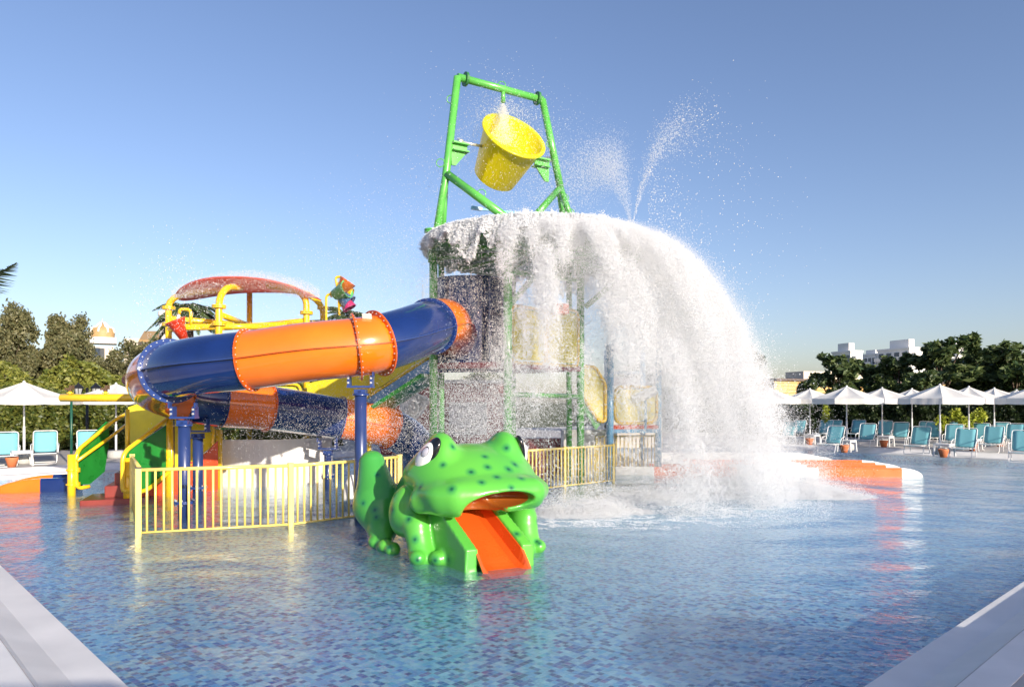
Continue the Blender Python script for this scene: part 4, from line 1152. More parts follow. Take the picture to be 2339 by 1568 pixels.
# round splash roof
RC = Vector((0.62, 17.5, 5.95))
m = MB(); m.lathe([(.001, .05), (1.2, .02), (2.3, -.06), (2.68, -.16), (2.72, -.24), (2.66, -.27), (2.3, -.16), (1.2, -.08), (.001, -.06)], RC, 64)
m.build('splash_roof', P('roof_green', (0.05, 0.22, 0.06), .35, coat=.3), tw)
k = MB()
for j in range(10):
    a = 2 * PI * j / 10; k.bar(RC + Vector((math.cos(a) * .2, math.sin(a) * .2, -.12)), RC + Vector((math.cos(a) * 2.55, math.sin(a) * 2.55, -.26)), .05, .09)
k.build('roof_rib', GRNP, tw)
MB().tube([V(1443, 540, 16.6), V(1443, 520, 16.6)], .06, 10, r2=.075).build('spray_nozzle', GRNP, tw)
# blue trim bits on the roof
m = MB(); m.bar(V(1077, 474, 16.8), V(1100, 478, 16.9), .1, .07); m.bar(V(1100, 478, 16.9), V(1290, 497, 18.2), .05, .05); m.build('roof_hoop', LBLUE, tw)
# navy drum, open at the back
dc = V(1078, 0, 17.9); n = 40; m = MB(); vs_ = []
ztop = V(0, 634, 17.0).z; zbot = V(0, 850, 17.0).z
for j in range(n + 1):
    a = PI * (1.02 + .96 * j / n); 
    for rr_, zz in ((1.04, zbot), (1.04, ztop + .0), (1.07, ztop + .0), (1.07, ztop + .04), (1.0, ztop + .04), (1.0, zbot)):
        vs_.append((dc.x + rr_ * math.cos(a), dc.y + rr_ * math.sin(a), zz))
K = 6
m.add(vs_, [(i * K + q, i * K + q + 1, (i + 1) * K + q + 1, (i + 1) * K + q) for i in range(n) for q in range(K - 1)], False)
m.build('navy_drum', NAVY, tw)
k = MB()
for j in range(7):
    a = PI * (1.05 + .9 * j / 6)
    k.bar((dc.x + 1.055 * math.cos(a), dc.y + 1.055 * math.sin(a), zbot), (dc.x + 1.055 * math.cos(a), dc.y + 1.055 * math.sin(a), ztop), .04, .04)
k.build('drum_seam', NAVYF, tw)
# decks and yellow panels inside the veil
for z, nm in ((V(0, 838, 17.5).z, 'upper_deck'),):
    q = [Vector((V(995, 0, 16.9).x, 16.9, z)), Vector((V(1160, 0, 16.3).x, 16.3, z)), Vector((V(1326, 0, 18.4).x, 18.4, z)), Vector((V(1180, 0, 19.8).x, 19.8, z))]
    MB().plate(q, .14, Vector((0, 0, 1))).build(nm, MAR, tw)
za = V(0, 832, 17.4).z; zb_ = V(0, 700, 17.4).z
rail_panel((V(1168, 0, 16.4).x, 16.4, 0), (V(1246, 0, 17.3).x, 17.3, 0), za, zb_ - .1, tw)
rail_panel((V(1250, 0, 17.35).x, 17.35, 0), (V(1321, 0, 18.3).x, 18.3, 0), za, zb_, tw)
MB().box(V(1280, 706, 17.2), (.35, .25, .25), .3).build('red_cap', REDP, tw)

# bridge stair down to the left deck: yellow panel, blue stringer
br = thing('bridge_stair', 'sloping stair with yellow side panel and light blue stringer behind the slide', 'stairs', V(850, 918, 17.5))
MB().plate([V(700, 876, 18.3), V(850, 842, 18.0), V(850, 908, 18.0), V(706, 930, 18.3)], .03).build('landing_panel', YELP, br)
MB().plate([V(850, 858, 18), V(985, 765, 17.2), V(985, 808, 17.2), V(850, 896, 18)], .03).build('side_panel', YELP, br)
pipe([V(845, 845, 17.9), V(845, 905, 17.9), V(988, 812, 17.1)], .045, 'lower_rail', YEL, br, .12)
MB().bar(V(838, 928, 17.9), V(985, 834, 17.1), .06, .30).build('stringer', LBLUE, br)
MB().bar(V(842, 950, 18.0), V(985, 858, 17.2), .9, .10).build('tread_underside', GRN, br)
for j in range(7):
    p = V(852 + j * 20, 930 - j * 13, 18.0 - j * .11); MB().box(p + Vector((0, .6, 0)), (.3, .95, .05)).build('tread', GRN, br)
b = V(843, 0, 18.0); MB().tube([(b.x, b.y, -.3), (b.x, b.y, V(0, 905, 18).z)], .06, 10).build('post', YEL, br)

# white bell shaped water cannon and flags of red and white
t = thing('water_cannon', 'white bell shaped water cannon left of the splash', 'water toy', V(942, 940, 21))
c_ = V(942, 928, 21); M = Matrix.Rotation(R_(18), 3, 'Y') @ Matrix.Rotation(R_(-15), 3, 'X')
MB().lathe([(.001, -.42), (.22, -.38), (.36, -.1), (.42, .26), (.46, .27), (.46, .33), (.39, .33), (.33, -.08), (.001, -.3)], c_, 28, M).build('bell', WHT, t)
MB().tube([(c_.x, c_.y, -.3), (c_.x, c_.y, c_.z - .3)], .06, 10).build('post', REDP, t)
k = MB(); [k.box(V(900 + 9 * i, 925 + 7 * ((i + j) % 2) + 14 * j, 21.2), (.12, .04, .09)) for i in range(5) for j in range(2)]; k.bar(V(893, 948, 21.25), V(935, 925, 21.25), .04, .3)
k.build('checkered_plate', REDP, t)

# right hand deck with blue posts
rd = thing('yellow_deck', 'raised deck with rounded yellow panels on light blue posts at the right', 'play structure', G(1400, 1090))
vpost(1393, 19.6, 785, .105, LBLUE, parent=rd); vpost(1468, 22.0, 775, .085, LBLUE, parent=rd); vpost(1504, 20.6, 780, .09, LBLUE, parent=rd); vpost(1385, 22.4, 800, .07, LBLUE, parent=rd)
p0 = V(1404, 0, 19.7); p1 = V(1500, 0, 20.5); z0 = V(0, 966, 20).z; z1 = V(0, 883, 20).z
rail_panel((p0.x, p0.y, 0), (p1.x, p1.y, 0), z0, z1, rd, P('pale_yellow_panel', (.78, .68, .18), .4), r=.05, rad=.3)
pipe([V(1438, 884, 20), V(1438, 906, 20), V(1462, 907, 20.2)], .035, 'inner_rail', YEL, rd, .1)
MB().bar(V(1396, 975, 19.7), V(1502, 975, 20.5), .06, .12).build('kick_beam', REDP, rd)
MB().bar(V(1396, 984, 19.7), V(1502, 983, 20.5), .08, .11).build('deck_beam', LBLUE, rd)
q = [V(1396, 979, 19.8), V(1502, 979, 20.6), V(1470, 979, 22.4), V(1380, 979, 22.0)]; zz = q[0].z
MB().plate([Vector((p.x, p.y, zz)) for p in q], .08, Vector((0, 0, 1))).build('deck_plate', P('deck_dark', (.02, .03, .025), .6), rd)
pipe([V(1474, 982, 20), V(1475, 915, 20), V(1462, 904, 20)], .04, 'cannon_pipe', LBLUE, rd, .1)
M = Matrix.Rotation(R_(65), 3, 'Y'); MB().lathe([(.001, -.36), (.10, -.34), (.15, -.1), (.13, .34), (.001, .36)], V(1474, 901, 19.9), 16, M).build('spray_head', WHT, rd)
# slide-like yellow flank beside the tower with green stringer
MB().plate([V(1332, 841, 18.9), V(1359, 841, 19.1), V(1380, 878, 19.3), V(1380, 958, 19.3), V(1368, 958, 19.2), V(1333, 906, 18.9)], .03).build('sloping_panel', P('pale_yellow_panel', (.78, .68, .18), .4), rd)
pipe([V(1332, 836, 18.85), V(1360, 838, 19.05), V(1383, 876, 19.25), V(1383, 962, 19.25), V(1368, 962, 19.15), V(1332, 908, 18.85)], .045, 'flank_rail', YEL, rd, .12)
MB().bar(V(1328, 912, 18.9), V(1366, 972, 19.3), .08, .3).build('stringer', P('pale_green', (.16, .42, .16), .4), rd)
gw = thing('rear_glass_pipes', 'light blue pipe frame standing behind the yellow deck', 'pipe frame', G(1430, 1080))
MB().tube([V(1393, 852, 22.4), V(1470, 850, 22.0)], .05, 8).build('pipe', LBLUE, gw)
MB().tube([V(1393, 852, 22.4), V(1393, 1090, 22.4)], .05, 8).build('pipe', LBLUE, gw)
tag(MB().plate([V(1402, 1034, 21.6), V(1490, 1056, 21.6), V(1490, 1086, 21.6), V(1402, 1086, 21.6)], .5).build('white_ramp', WHT), 'white wedge shaped ramp at the foot of the yellow deck', 'ramp')
tag(MB().box((V(1345, 0, 20.8).x, 20.8, .5), (1.6, .5, 1.6), .1).build('planter_wall', WHW), 'low white wall between tower and yellow deck', 'wall')
k = MB().box((V(1270, 0, 21.5).x, 21.5, .35), (3.2, .5, 1.3), .2)
tag(k.build('maroon_wall', MAR), 'low maroon wall behind the fence right of the frog', 'wall')

# ------------------------------------------------------------------ the big tipping bucket
bn = Vector((.40, -.70, .58)).normalized(); bc = V(1175, 309, 17.55)
ax = Vector((.865, .5, 0)).normalized(); bx = (ax - bn * ax.dot(bn)).normalized(); by = bn.cross(bx)
M = Matrix((bx, by, bn)).transposed()
tb = thing('tipping_bucket', 'big yellow bucket tipping water from the green frame', 'bucket', bc)
Lb = 1.32
MB().lathe([(.001, -Lb), (.52, -Lb), (.57, -Lb + .04), (.80, -.04), (.84, -.05), (.865, -.03), (.865, .0), (.84, .02), (.775, .02), (.76, -.02), (.53, -Lb + .08), (.001, -Lb + .06)], bc, 56, M).build('bowl', YELB, tb)
pv = bc - bn * .48
for s, L_ in ((-1, 1.28), (1, 1.22)):
    m = MB(); m.tube([pv + bx * s * .70, pv + bx * s * L_], .035, 12).tube([pv + bx * s * (L_ - .02), pv + bx * s * (L_ + .1)], .075, 12).build('axle', STEEL, tb)

# ------------------------------------------------------------------ the frog
FO = Vector((-0.55, 9.75, 0)); FF = Vector((.42, -.907, 0)).normalized(); FR = Vector((.907, .42, 0)).normalized()
def fw(u, r, z): return FO + FF * u + FR * r + Vector((0, 0, z))
h_ = 0.0185
U = np.arange(-2.25, 1.30, h_); Rr = np.arange(-1.45, 1.25, h_); Z = np.arange(-.12, 1.80, h_)
gu, gr, gz = np.meshgrid(U.astype(np.float32), Rr.astype(np.float32), Z.astype(np.float32), indexing='ij')
def rotm(yaw=0, pitch=0, roll=0):
    return np.array((Matrix.Rotation(yaw, 3, 'Z') @ Matrix.Rotation(pitch, 3, 'Y') @ Matrix.Rotation(roll, 3, 'X')).transposed(), np.float32)
def ell(c, r, rot=None):
    a = gu - c[0]; b = gr - c[1]; d_ = gz - c[2]
    if rot is not None:
        m_ = rot; a, b, d_ = m_[0, 0] * a + m_[0, 1] * b + m_[0, 2] * d_, m_[1, 0] * a + m_[1, 1] * b + m_[1, 2] * d_, m_[2, 0] * a + m_[2, 1] * b + m_[2, 2] * d_
    k0 = np.sqrt((a / r[0]) ** 2 + (b / r[1]) ** 2 + (d_ / r[2]) ** 2)
    k1 = np.sqrt((a / r[0] ** 2) ** 2 + (b / r[1] ** 2) ** 2 + (d_ / r[2] ** 2) ** 2) + 1e-6
    return k0 * (k0 - 1) / k1
def cap(a, b, ra, rb):
    a = np.array(a, np.float32); b = np.array(b, np.float32); ba = b - a; L2 = (ba ** 2).sum()
    t_ = np.clip(((gu - a[0]) * ba[0] + (gr - a[1]) * ba[1] + (gz - a[2]) * ba[2]) / L2, 0, 1)
    return np.sqrt((gu - a[0] - ba[0] * t_) ** 2 + (gr - a[1] - ba[1] * t_) ** 2 + (gz - a[2] - ba[2] * t_) ** 2) - (ra + (rb - ra) * t_)
def smin(a, b, k):
    h = np.maximum(k - np.abs(a - b), 0) / k
    return np.minimum(a, b) - h * h * k * .25
def smax(a, b, k): return -smin(-a, -b, k)

f = ell((-.15, 0, 1.08), (.80, .93, .44))                                   # head
f = smin(f, ell((.42, .02, .92), (.58, .90, .26)), .22)                      # broad snout
f = smin(f, cap((.74, -.50, .93), (.78, .54, .95), .14, .14), .12)
f = smin(f, cap((.58, -.62, .82), (.74, -.30, .80), .15, .13), .18)
f = smin(f, cap((.72, .22, .73), (.70, .60, .80), .075, .10), .05)         # upper lip roll
f = smin(f, cap((.22, -.80, .80), (.72, -.5, .82), .17, .15), .1)
f = smin(f, cap((.30, .86, .86), (.74, .54, .88), .15, .15), .1)
for s in (-1, 1):                                                            # eye mounds
    e = smin(ell((.0, s * .47, 1.36), (.34, .22, .33)), ell((-.12, s * .45, 1.26), (.46, .30, .28)), .12)
    f = smin(f, e, .10)
cav = smin(ell((.98, .13, .845), (.52, .38, .115)), ell((.95, -.16, .70), (.60, .31, .21)), .06)
f = smax(f, -cav, .035)                                                       # mouth hollow
body = ell((-.95, 0, .70), (.85, .80, .62))
body = smin(body, ell((-.35, 0, .50), (.6, .62, .45)), .2)
f = smin(f, body, .06)
SH = .22
for s in (-1, 1):
    sl = s
    hl = smin(cap((-1.62, s * 1.02, 1.16), (-1.38, s * .98, .55), .20, .36), cap((-1.38, s * .98, .55), (-1.05, s * 1.0, .25), .34, .22), .15)
    hl = smin(hl, cap((-1.2, s * 1.0, .3), (-.75, s * 1.05, .05), .17, .12), .1)
    f = smin(f, hl, .03)
    up_ = ell((-.30, s * .86, .60), (.27, .24, .40), rotm(0, R_(28) , 0))
    up_ = smin(up_, ell((-.1, s * .80, .44), (.3, .2, .22)), .12)
    f = smin(f, up_, .02)
    fa = cap((.0, s * .80, .42), (.17, s * .78, .06), .185, .16)
    fa = smin(fa, cap((.16, s * .80, .1), (.38, s * .64, -.02), .12, .08), .08)
    fa = smin(fa, cap((.16, s * .82, .1), (.26, s * .88, -.02), .11, .07), .08)
    f = smin(f, fa, .025)
    for c_ in ((.28, s * .88, .055), (.42, s * .65, .055), (.36, s * .45, .065), (-.90, s * 1.14, .075), (-.64, s * 1.06, .06), (-.5, s * 1.0, .03)):
        f = smin(f, ell((c_[0], c_[1], c_[2] + .02), (.125, .11, .10)), .02)
    # cheeks of the chute
    line = (gz - (.70 - .66 * (gu - .02) / 1.06)) * .85
    slab = np.maximum(np.maximum(line - .15, np.abs(gr + SH * (1 - gu / 1.05) - s * (.36 + .05 * (.7 - gz))) - .085), np.maximum(-.3 - gu, gu - .99))
    f = smin(f, slab, .06)
line2 = (gz - (.46 - .52 * (gu - .1) / 1.0)) * .85                          # belly under the chute
f = smin(f, np.maximum(np.maximum(line2 - .0, np.abs(gr + SH * (1 - gu / 1.05)) - .42), np.maximum(-.5 - gu, gu - 1.0)), .03)
chan = np.maximum(np.maximum(-(gz - (.555 - .66 * gu / 1.05)), np.abs(gr + SH * (1 - gu / 1.05)) - .30), np.maximum(-.12 - gu, gz - .66))
f = smax(f, -chan, .02)
def surface_nets(f):
    s = f < 0; nx, ny, nz = f.shape
    acc = np.zeros((nx - 1, ny - 1, nz - 1, 3), np.float32); cnt = np.zeros((nx - 1, ny - 1, nz - 1), np.float32)
    sl0 = slice(0, -1); sl1 = slice(1, None); corner = {0: sl0, 1: sl1}
    for axis in range(3):
        oth = [a for a in range(3) if a != axis]
        for i in (0, 1):
            for j in (0, 1):
                ia = [None] * 3; ib = [None] * 3
                ia[axis] = sl0; ib[axis] = sl1; ia[oth[0]] = ib[oth[0]] = corner[i]; ia[oth[1]] = ib[oth[1]] = corner[j]
                fa_ = f[tuple(ia)]; fb = f[tuple(ib)]; cr = s[tuple(ia)] != s[tuple(ib)]
                t_ = np.where(cr, fa_ / (fa_ - fb + 1e-12), 0)
                pos = [0, 0, 0]; pos[oth[0]] = i; pos[oth[1]] = j
                for a in range(3):
                    acc[..., a] += np.where(cr, t_ if a == axis else pos[a], 0)
                cnt += cr
    act = cnt > 0; idx = -np.ones(cnt.shape, np.int64); idx[act] = np.arange(act.sum())
    ijk = np.argwhere(act); v = ijk + acc[act] / cnt[act][:, None]
    quads = []
    for axis in range(3):
        oth = [a for a in range(3) if a != axis]; ia = [slice(1, -1)] * 3; ib = [slice(1, -1)] * 3
        ia[axis] = slice(0, -1); ib[axis] = slice(1, None)
        sa = s[tuple(ia)]; cr = np.argwhere(sa != s[tuple(ib)]); fl = sa[tuple(cr.T)]
        base = cr.copy()
        for a in oth: base[:, a] += 1
        q = []
        for (i, j) in ((0, 0), (1, 0), (1, 1), (0, 1)):
            c2 = base.copy(); c2[:, oth[0]] -= i; c2[:, oth[1]] -= j
            q.append(idx[tuple(c2.T)])
        q = np.stack(q, 1)
        flip = fl if axis != 1 else ~fl
        q[flip] = q[flip][:, ::-1]
        quads.append(q)
    q = np.concatenate(quads); q = q[(q >= 0).all(1)]
    return v, q
v, q = surface_nets(f)
q = q[:, ::-1]
loc = np.stack([U[0] + v[:, 0] * h_, Rr[0] + v[:, 1] * h_, Z[0] + v[:, 2] * h_], 1)
A3 = np.array([[FF.x, FF.y, 0], [FR.x, FR.y, 0], [0, 0, 1]])
wpos = loc @ A3          # relative to FO
fm = bpy.data.materials.new('frog_skin'); fm.use_nodes = True
n_ = fm.node_tree; L = n_.links; bs = n_.nodes['Principled BSDF']
at_ = n_.nodes.new('ShaderNodeAttribute'); at_.attribute_name = 'skin'
L.new(at_.outputs['Color'], bs.inputs['Base Color']); bs.inputs['Roughness'].default_value = .32; bs.inputs['Coat Weight'].default_value = .35; bs.inputs['Coat Roughness'].default_value = .07
fr = thing('frog_slide', 'giant green frog slide with an orange chute coming out of its mouth', 'frog slide', FO)
me = np_mesh('frog_body', wpos, q, fm, True)
body_o = link('body', me, fr)
md = body_o.modifiers.new('soften', 'SMOOTH'); md.factor = .5; md.iterations = 3
# skin colour: base green, darker sprayed patches, darker hind end, spots, shade-darkened orange throat
W = wpos + np.array(FO); pxv = W[:, 0] / W[:, 1] * 1600 + 1169.5; pyv = 918 - (W[:, 2] - EYE) / W[:, 1] * 1600
base = np.tile(np.array([.115, .45, .05]), (len(W), 1))
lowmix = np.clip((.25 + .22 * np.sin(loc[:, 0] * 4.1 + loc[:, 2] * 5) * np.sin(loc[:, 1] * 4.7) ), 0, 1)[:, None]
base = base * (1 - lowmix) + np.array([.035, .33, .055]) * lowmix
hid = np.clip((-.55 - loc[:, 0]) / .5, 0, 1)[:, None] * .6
base = base * (1 - hid) + np.array([.02, .22, .05]) * hid  # deeper green towards the hind end
spots = [(1038, 1019), (1158, 1019), (1109, 1039), (1177, 1057), (1113, 1062), (1076, 1074), (1136, 1085), (1163, 1068), (1192, 1088), (1101, 1097), (1170, 1111), (1011, 1058), (927, 1053), (957, 1111), (1030, 1113), (893, 1162), (931, 1183), (854, 1162),
         (949, 1228), (951, 1277), (992, 1279), (1022, 1275), (858, 1243), (886, 1248), (1182, 1215), (905, 1090)]
spot = np.zeros(len(W)); core_ = np.zeros(len(W))
for sx_, sy_ in spots:
    d2 = (pxv - sx_) ** 2 + (pyv - sy_) ** 2; c2 = np.where(d2 < 16)[0]
    if len(c2) == 0: continue
    i = c2[np.argmin(W[c2, 1])]; dd = np.linalg.norm(W - W[i], axis=1)
    rs = random.uniform(.055, .075)
    spot = np.maximum(spot, np.clip(1.25 - dd / rs, 0, 1)); core_ = np.maximum(core_, np.clip(1.3 - dd / (rs * .36), 0, 1))
r3 = np.random.default_rng(4)
back = np.where((loc[:, 0] < -.9) | (loc[:, 1] > .75))[0]
for i in r3.choice(back, 26):
    dd = np.linalg.norm(W - W[i], axis=1); spot = np.maximum(spot, np.clip(1.25 - dd / .055, 0, 1)); core_ = np.maximum(core_, np.clip(1.3 - dd / .02, 0, 1))
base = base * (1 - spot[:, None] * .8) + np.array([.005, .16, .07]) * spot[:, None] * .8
base = base * (1 - core_[:, None] * .8) + np.array([.004, .03, .03]) * core_[:, None] * .8
def within(c_, r_): return sum(((loc[:, i] - c_[i]) / (r_[i] + .02)) ** 2 for i in range(3)) < 1.0
inside = (within((.98, .13, .845), (.52, .38, .115)) | within((.95, -.16, .70), (.60, .31, .21))) & (loc[:, 0] < .79) & (loc[:, 2] > .58)
base[inside] = np.array([.30, .085, .012])  # throat orange, darkened in colour for the shade inside the mouth
ca = me.color_attributes.new('skin', 'FLOAT_COLOR', 'POINT')
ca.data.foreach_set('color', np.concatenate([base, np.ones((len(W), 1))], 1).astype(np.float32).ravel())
# chute: U-shaped trough leaving the mouth
CH = P('chute_orange', (0.66, 0.085, 0.010), .25, coat=.6, var=.05)
m = MB(); vs_ = []; n = 22; K = 8
for i in range(n + 1):
    s_ = i / n; u_ = -.12 + 1.26 * s_
    z = .62 - .66 * max(0, (u_ - .0)) / 1.05 if u_ > 0 else .62
    z += .05 * max(0, (s_ - .8) / .2) ** 2 + (-.015 if s_ > .97 else 0)
    wlh = .22 * (1 - max(0, (s_ - .86) / .14) * .75)
    hw = .285 + .01 * s_
    for a, b in ((-hw - .035, wlh), (-hw, wlh), (-hw + .03, .05), (-hw + .09, 0), (hw - .09, 0), (hw - .03, .05), (hw, wlh), (hw + .035, wlh)):
        vs_.append(fw(u_, a - SH * (1 - u_ / 1.05), z + b + .01))
m.add(vs_, [(i * K + j, (i + 1) * K + j, (i + 1) * K + j + 1, i * K + j + 1) for i in range(n) for j in range(K - 1)])
o = m.build('chute', CH, fr); md = o.modifiers.new('thick', 'SOLIDIFY'); md.thickness = .025; md.offset = -1
# eyes: nested flattened domes
EW = P('eye_white', (.80, .80, .78), .18, coat=.6, var=.02); EG = P('eye_grey', (.42, .42, .50), .18, coat=.6); EB = P('eye_black', (.008, .007, .008), .15, coat=.7)
for s in (-1, 1):
    nrm = (FF * (.30 if s < 0 else .14) + FR * s * .90 + Vector((0, 0, .25))).normalized(); c0 = np.array(fw(.03, s * .44, 1.33)); nn = np.array(nrm)
    dv = W - c0; al = dv @ nn; pd_ = np.linalg.norm(dv - al[:, None] * nn, axis=1); c_ = Vector(c0 + nn * (al[(pd_ < .05) & (al > 0)].max() - .035))
    yv = (Vector((0, 0, 1)) - nrm * nrm.z).normalized(); xv = yv.cross(nrm)
    tilt = -s * R_(38); y2 = yv * math.cos(tilt) + xv * math.sin(tilt); x2 = y2.cross(nrm)
    M = Matrix((x2, y2, nrm)).transposed()
    for nm, mt, rr_, off, dx, dy in (('eye_rim', EB, (.155, .29, .07), 0, 0, 0), ('eyeball', EW, (.142, .232, .084), .020, .0, -.03), ('iris_ring', EB, (.082, .112, .07), .046, -s * .012, .03), ('pupil', EG, (.068, .094, .066), .056, -s * .018, .036)):
        mm = MB(); mm.ell(c_ + nrm * off + x2 * dx + y2 * dy, rr_, 28, M); mm.build(nm, mt, fr)

# ------------------------------------------------------------------ water in the air
def drop_mat(name, alb, mixt=.35):
    m = bpy.data.materials.new(name); m.use_nodes = True; n = m.node_tree; L = n.links
    n.nodes.remove(n.nodes['Principled BSDF'])
    a = n.nodes.new('ShaderNodeBsdfDiffuse'); a.inputs[0].default_value = (*alb, 1)
    b = n.nodes.new('ShaderNodeBsdfTranslucent'); b.inputs[0].default_value = (*alb, 1)
    g = n.nodes.new('ShaderNodeBsdfGlossy'); g.inputs['Roughness'].default_value = .25
    x = n.nodes.new('ShaderNodeMixShader'); x.inputs[0].default_value = mixt; L.new(a.outputs[0], x.inputs[1]); L.new(b.outputs[0], x.inputs[2])
    y = n.nodes.new('ShaderNodeMixShader'); y.inputs[0].default_value = .06; L.new(x.outputs[0], y.inputs[1]); L.new(g.outputs[0], y.inputs[2])
    L.new(y.outputs[0], n.nodes['Material Output'].inputs[0])
    return m
FOAM = drop_mat('aerated_water', (.835, .85, .87), .37)
_ng = None
def droplets(name, label, pts, rad, mat=FOAM, cat='water spray'):
    """drops as one point cloud"""
    global _ng
    me = bpy.data.meshes.new(name); me.vertices.add(len(pts)); me.vertices.foreach_set('co', np.asarray(pts, np.float32).ravel())
    at = me.attributes.new('rad', 'FLOAT', 'POINT'); at.data.foreach_set('value', np.asarray(rad, np.float32))
    me.materials.append(mat)
    o = bpy.data.objects.new(name, me); C.objects.link(o)
    if _ng is None:
        g = bpy.data.node_groups.new('drops', 'GeometryNodeTree')
        g.interface.new_socket('Geometry', in_out='INPUT', socket_type='NodeSocketGeometry'); g.interface.new_socket('Geometry', in_out='OUTPUT', socket_type='NodeSocketGeometry')
        i = g.nodes.new('NodeGroupInput'); q = g.nodes.new('NodeGroupOutput'); mp = g.nodes.new('GeometryNodeMeshToPoints')
        na = g.nodes.new('GeometryNodeInputNamedAttribute'); na.data_type = 'FLOAT'; na.inputs['Name'].default_value = 'rad'
        sm = g.nodes.new('GeometryNodeSetMaterial'); sm.inputs['Material'].default_value = mat
        g.links.new(i.outputs[0], mp.inputs['Mesh']); g.links.new(na.outputs['Attribute'], mp.inputs['Radius']); g.links.new(mp.outputs[0], sm.inputs[0]); g.links.new(sm.outputs[0], q.inputs[0])
        _ng = g
    md = o.modifiers.new('drops', 'NODES'); md.node_group = _ng
    o['label'] = label; o['category'] = cat; o['kind'] = 'stuff'
    return o

def vnoise(p, seed=0):
    """smooth value noise, p (n,3)"""
    i = np.floor(p).astype(np.int64); f_ = p - i; f_ = f_ * f_ * (3 - 2 * f_); r = 0
    def hsh(a, b, c_):
        x = (a * 374761393 + b * 668265263 + c_ * 2147483647 + seed * 144665) & 0xffffffff
        x = ((x ^ (x >> 13)) * 1274126177) & 0xffffffff
        return ((x ^ (x >> 16)) & 0xffff) / 65535.0
    for a in (0, 1):
        for b in (0, 1):
            for c_ in (0, 1):
                wt_ = (f_[:, 0] if a else 1 - f_[:, 0]) * (f_[:, 1] if b else 1 - f_[:, 1]) * (f_[:, 2] if c_ else 1 - f_[:, 2])
                r = r + wt_ * hsh(i[:, 0] + a, i[:, 1] + b, i[:, 2] + c_)
    return r
def fbm(p, seed=0, o=3):
    r = 0; a = 1; t_ = 0
    for k in range(o): r = r + a * vnoise(p * 2 ** k, seed + k * 7); t_ += a; a *= .55
    return r / t_

ROOF_R = 2.68; ZR = 5.98
def curtain(n, seed, rmin, rmax, thr, soft, spread, power=2.2, front=1.0, lace=2.4, inner=.25):
    """water leaving the roof rim and falling outwards"""
    g_ = np.random.default_rng(seed)
    out = []; rad = []
    tot = 0
    while tot < n:
        m_ = n
        phi = R_(1) * g_.uniform(-165, 75, m_)            # -90 faces the camera, 0 faces right
        wgt = np.interp(np.degrees(phi), [-165, -140, -108, -98, -60, -20, 20, 50, 75], [.02, .02, .02, 1.25, 1.25, 1.0, .9, .6, .2])
        t_ = 1.16 * g_.uniform(0, 1, m_) ** .8
        sp = np.interp(np.degrees(phi), [-165, -120, -90, -55, -20, 20, 60], [.5, .9, 1.9, 2.5, 2.95, 3.2, 2.6]) 
        fade = np.interp(np.degrees(phi), [-66, -54], [1, 0]); wgt = wgt * (1 - fade * np.interp(t_, [.78, .97], [0, .82])) * (1 - fade * (1 - front))
        sp = sp * (1 + .10 * (vnoise(np.stack([phi * 7, t_ * 0 + 3, t_ * 0], 1), seed + 9) - .5)) * np.where(g_.random(m_) < inner, g_.uniform(.30, 1.0, m_), g_.normal(.97, .04 + spread * .5, m_)).clip(.25, 1.22)
        q = np.stack([phi * 9, t_ * 3.2, sp * 1.3], 1)
        nz = fbm(q, seed, 4)
        q2 = np.stack([phi * 34, t_ * 8, sp * 4], 1)
        nz2 = np.abs(fbm(q2, seed + 31, 3) - .5) * 2           # ridges: torn lace
        dens = np.clip((nz - thr) / soft + .5, 0, 1) * np.clip(1.25 - nz2 * lace, .02, 1) * wgt
        keep = g_.random(m_) < dens
        phi, t_, sp = phi[keep], t_[keep], sp[keep]
        r = ROOF_R + sp * t_; z = ZR - .1 - 4.7 * t_ ** 2 + .25 * t_
        x = RC.x + r * np.cos(phi); y = RC.y + r * np.sin(phi)
        p = np.stack([x, y, z], 1)
        p += g_.normal(size=p.shape) * (.03 + spread * t_[:, None] * .9) * np.array([1, 1, 1.1])
        rr_ = rmin * (rmax / rmin) ** (g_.random(len(p)) ** power)
        ok = p[:, 2] > .01
        out.append(p[ok]); rad.append(rr_[ok]); tot += ok.sum()
    return np.concatenate(out)[:n], np.concatenate(rad)[:n]
def multiply(p, r, k, s, sd):
    """each drop breaks into k finer ones close by"""
    g_ = np.random.default_rng(sd); q = np.repeat(p, k, 0) + g_.normal(0, s, (len(p) * k, 3)); q[:, 2] = np.maximum(q[:, 2], .004)
    return q, np.repeat(r, k)

def ballistic(n, src, dirs, vel, seed, T=(0, 1.2), jitter=.08, rmin=.003, rmax=.01, tp=.7, power=2.0):
    g_ = np.random.default_rng(seed)
    k = g_.integers(0, len(dirs), n); d_ = np.array(dirs, float)[k]; d_ /= np.linalg.norm(d_, axis=1, keepdims=True)
    d_ = d_ + g_.normal(size=(n, 3)) * jitter
    v_ = d_ * (np.array(vel)[k] * g_.normal(1, .06, n))[:, None]
    t_ = (T[0] + (T[1] - T[0]) * g_.random(n) ** tp)[:, None]
    p = np.array(src) + v_ * t_ - np.array([0, 0, 4.9]) * t_ ** 2
    return p, rmin * (rmax / rmin) ** (g_.random(n) ** power)

LITE = False
K_ = .35 if LITE else 1.0
P_ = []; R__ = []
p, r = curtain(int(380000 * K_), 1, .0030, .0080, .52, .10, .042, 3.0, lace=3.4, inner=.22); p, r = multiply(p, r, 3, .016, 2); P_.append(p); R__.append(r)
p, r = curtain(int(360000 * K_), 5, .0024, .0044, .46, .3, .22, 2.0, .6, inner=.6); p, r = multiply(p, r, 4, .06, 3); P_.append(p); R__.append(r)
droplets('falling_water', 'white torn curtain of water falling from the splash roof', np.concatenate(P_), np.concatenate(R__), cat='falling water')

